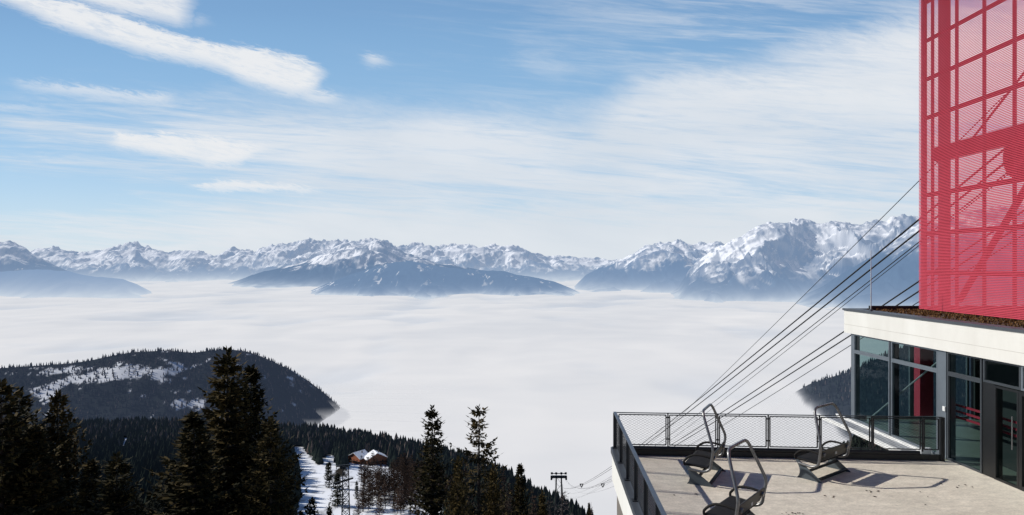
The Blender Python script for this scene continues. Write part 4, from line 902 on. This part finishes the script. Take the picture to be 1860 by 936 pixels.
# ------------------------------------------------------------------ red tower
TX, TYB, TZ1 = 12.18, 20.45, 26.0; TYF = 6.0; TXR = 19.5
tw = thing('red_tower', 'tall tower clad in see-through red metal slats on the station roof', 'tower', (TX, TYB, ZT)); TO = Vector((TX, TYB, ZT))
def tt_(mb, name, m, par=None): return tp(mb, name, m, par or tw, TO)
def slats(x_face):
    b = MB(); sp = .042; dpt = .0415; a = R(51); th = .003; n = int((TZ1 - ZT) / sp)
    dx, dz = dpt * math.cos(a), dpt * math.sin(a)
    for k in range(n):
        z = ZT + .03 + k * sp
        b.hexa([(x_face, TYF, z), (x_face + dx, TYF, z + dz), (x_face + dx, TYB, z + dz), (x_face, TYB, z), (x_face, TYF, z + th), (x_face + dx, TYF, z + dz + th), (x_face + dx, TYB, z + dz + th), (x_face, TYB, z + th)])
    return b
tt_(slats(TX), 'slat_screen', M['red_slat'])
def tY(px, x): return x / ((px - CX) / F)
xi = TX + .16
b = MB(); b.box(TX + .07, tY(1682, TX + .07), ZT, TX + .10, TYB, TZ1); tt_(b, 'column', M['red_steel'])
b = MB(); b.box(12.70, 21.25, -3.0, 13.12, 21.65, ZT - .08); tt_(b, 'column', M['red_slat'])
b = MB(); b.box(TX + .40, tY(1725, TX + .40), ZT - .02, TX + .43, tY(1704, TX + .40), TZ1); tt_(b, 'column', M['red_steel'])
for y_ in (tY(1694, xi), tY(1738, xi), tY(1788, xi), tY(1843, xi), 15.9, 14.85, 13.8, 12.7, 11.6, 10.5, 9.4, 8.3, 7.2):
    b = MB(); b.box(xi - .03, y_ - .035, ZT, xi + .03, y_ + .035, TZ1); tt_(b, 'mullion', M['red_steel'])
dd = tY(1738, xi); zz0 = HC + (481 - 34) / F * dd
for k in range(17):
    z = 4.47 + 1.155 * k
    if k == 3: b = MB(); b.box(xi + .03, TYF, z - .20, xi + .33, TYB - .35, z + .20); tt_(b, 'beam', M['red_steel'])
    else: b = MB(); b.box(xi + .033, TYF, z - .045, xi + .10, TYB - .02, z + .045); tt_(b, 'beam', M['red_steel'])
for (p, q, r) in (((1743, 546), (1875, 322), .085), ((1760, 260), (1870, 120), .03)):
    ya = tY(p[0], TX + .75); yb = tY(q[0], TX + .75); b = MB(); b.tube([at(*p, ya), at(*q, yb)], r, 8); tt_(b, 'brace', M['red_steel'])
b = MB(); b.box(TXR - .3, TYB - .4, ZT, TXR, TYB, TZ1); tt_(b, 'column', M['red_steel'])
yw = tY(1856, TX + 1.1); wc = at(1862, 280, yw); b = MB(); n = 40; prof = [(.10, -.14), (.46, -.06), (.60, -.11), (.66, -.11), (.62, -.03), (.62, .03), (.66, .11), (.60, .11), (.46, .06), (.10, .14)]
vs = []; fs = []
for k in range(n):
    a = 2 * math.pi * k / n
    for r_, x_ in prof: vs.append((wc.x + x_, wc.y + r_ * math.cos(a), wc.z + r_ * math.sin(a)))
m_ = len(prof)
for k in range(n):
    for j in range(m_): fs.append((k * m_ + j, k * m_ + (j + 1) % m_, ((k + 1) % n) * m_ + (j + 1) % m_, ((k + 1) % n) * m_ + j))
b.add(vs, fs, True); tt_(b, 'sheave', M['red_steel'])
# dry plants on the roof bed
rg = random.Random(4); V = []; Q = []
for k in range(5200):
    y_ = YF + 3 + (YB - .4 - YF - 3) * rg.random(); x_ = fac(y_, .26) + (TX + .2 - fac(y_, .26)) * rg.random()
    if rg.random() > .25 + .75 * (x_ - fac(y_, .26)) / (TX + .2 - fac(y_, .26)): continue
    p = Vector((x_, y_, ZT - .03)); hgt = rg.uniform(.02, .085)
    for j in range(3):
        a = rg.random() * 6.28; d = Vector((math.cos(a) * .5, math.sin(a) * .5, 1)).normalized(); s = Vector((-math.sin(a), math.cos(a), 0)) * rg.uniform(.008, .02); nn = len(V)
        V += [p - s, p + s, p + d * hgt + s * .4, p + d * hgt - s * .4]; Q.append((nn, nn + 1, nn + 2, nn + 3))
me = np_mesh('dry_roof_plants', np.array([tuple(v) for v in V]), np.array(Q), smooth=False); tag(link('dry_roof_plants', me, M['sedum']), 'dry brown plants growing on the flat roof', kind='stuff')

# ------------------------------------------------------------------ ropes of the cable car
def cable_pts(T, Q, k, up=8.0):
    """hanging rope from tower point T to pylon point Q; k = half its curvature"""
    D_ = Q.y - T.y; pts = []
    s0 = (Q.z - T.z) / D_ - k * D_
    ts = [-up, -up / 2, 0] + [D_ * (i / 60) ** 1.8 for i in range(1, 61)]
    for y in ts: pts.append(Vector((T.x + (Q.x - T.x) * y / D_, T.y + y, T.z + s0 * y + k * y * y)))
    return pts
def cable(px, py, Yt, qx, qy, k, r, label, up):
    T = at(px, py, Yt); Q = at(qx, qy, PY)
    o = MB().tube(cable_pts(T, Q, k, up), r, 6).build('cable', M['rope']); tag(o, label, 'cable', None); return T, Q, k
KC = .0001275
c_1 = cable(1668, 400, 21.8, 1004.5, 869, KC, .030, 'uppermost thick rope running from the tower above the roof', 4.5)
c_2 = cable(1668, 421, 21.9, 1006, 869, KC, .030, 'second thick rope just under the uppermost thick rope', 4.5)
cable(1668, 441, 22.0, 1008, 871, KC * 1.15, .017, 'thin hauling rope below the two upper thick ropes', 4.5)
cable(1668, 447, 22.2, 1009, 872, KC * 1.3, .012, 'thinnest hauling rope close under its twin of the upper group', 4.5)
cable(1668, 330, 21.6, 1003, 863, KC * 1.7, .013, 'single thin rope leaving the tower highest of all', 4.0)
cable(1668, 512, 27.3, 1025, 869, KC, .032, 'first thick rope of the lower group passing behind the roof', 8)
c_7 = cable(1668, 530, 27.5, 1027, 869, KC, .032, 'second thick rope of the lower group passing behind the roof', 8)
cable(1668, 549, 27.9, 1029, 871, KC * 1.15, .018, 'thin rope lowest in the group behind the roof', 8)
def carriage(T, Q, k, px, label):
    D_ = Q.y - T.y; P_ = cable_pts(T, Q, k); best = None
    for i in range(3, len(P_) - 1):
        for f in (0, .25, .5, .75):
            p = P_[i].lerp(P_[i + 1], f); e = abs(CX + F * p.x / p.y - px)
            if best is None or e < best[0]: best = (e, p)
    p = best[1]; w = p.y * .0022; t = thing('rope_carrier', label, 'rope carrier', p)
    MB().bar((-w * 1.2, 0, .1), (w * 1.2, 0, .1), w * .5, w * .5).build('crossbar', M['rope'], t)
    b = MB(); b.bar((-w, 0, 0), (0, 0, -w * 2), w * .5, w * .5, (0, 1, 0)); b.bar((w, 0, 0), (0, 0, -w * 2), w * .5, w * .5, (0, 1, 0)); b.build('hanger', M['rope'], t)
carriage(*c_1, 1056, 'small dark carrier on the ropes near the pylon'); carriage(*c_7, 1095, 'V shaped dark carrier on the ropes beside the terrace wall')

# thin veils of fog lying against the foot of the wooded hills
def mist_mat():
    m, nt, out = new_mat('thin_mist'); L = nt.links.new
    h = N(nt, 'ShaderNodeVertexColor', layer_name='Haze'); t = N(nt, 'ShaderNodeBsdfTransparent'); e = N(nt, 'ShaderNodeEmission'); mx = N(nt, 'ShaderNodeMixShader')
    L(h.outputs[0], e.inputs[0]); L(h.outputs[1], mx.inputs[0]); L(t.outputs[0], mx.inputs[1]); L(e.outputs[0], mx.inputs[2]); L(mx.outputs[0], out.inputs[0]); return m  # veils glow in the lit-fog colour instead of catching sunlight
M['mist'] = mist_mat()
def mist(label, p0, p1, Ya, Yb, zl, amount, seed, profile):
    V = []; Fq = []; C = []; base = 0
    px = np.linspace(p0, p1, 120)
    for k, Yk in enumerate(np.linspace(Ya, Yb, 7)):
        zz = np.linspace(0, 1, 40); P_, Zf = np.meshgrid(px, zz, indexing='ij')
        w = np.clip((P_ - p0) / (p1 - p0), 0, 1); top = zl * profile(w)
        X_ = (P_ - CX) / F * Yk; Z_ = FOGZ - 12 + Zf * (top + 12)
        n_ = fbm(X_ / 130 + k * 5, Z_ / 45 + k * 3, 5, seed + k) 
        a_ = amount * (1 - Zf) ** 1.3 * np.clip(.75 + .9 * n_, 0, 1) * np.clip(w * 5, 0, 1) * np.clip((1 - w) * 5, 0, 1)
        V.append(np.stack([X_, Yk + 0 * X_, Z_], -1).reshape(-1, 3)); Fq.append(grid_faces(*X_.shape) + base); base += X_.size
        C.append(np.column_stack([np.tile(FOG_LIT, (X_.size, 1)), a_.ravel()]))
    me = np_mesh('mist', np.concatenate(V), np.concatenate(Fq), {'Haze': np.concatenate(C)}); tag(link('mist', me, M['mist']), label, kind='stuff')
mist('thin mist curling round the tip of the wooded hill', 470, 830, 2480, 3300, 66, .85, 3, lambda w: .35 + .65 * np.sin(np.pi * np.clip(w * 1.0, 0, 1)))
mist('soft mist hiding the foot of the slope behind the station', 1330, 1640, 2000, 2420, 170, .62, 9, lambda w: np.interp(w, [0, .35, .7, 1], [.8, 1, .5, .15]))
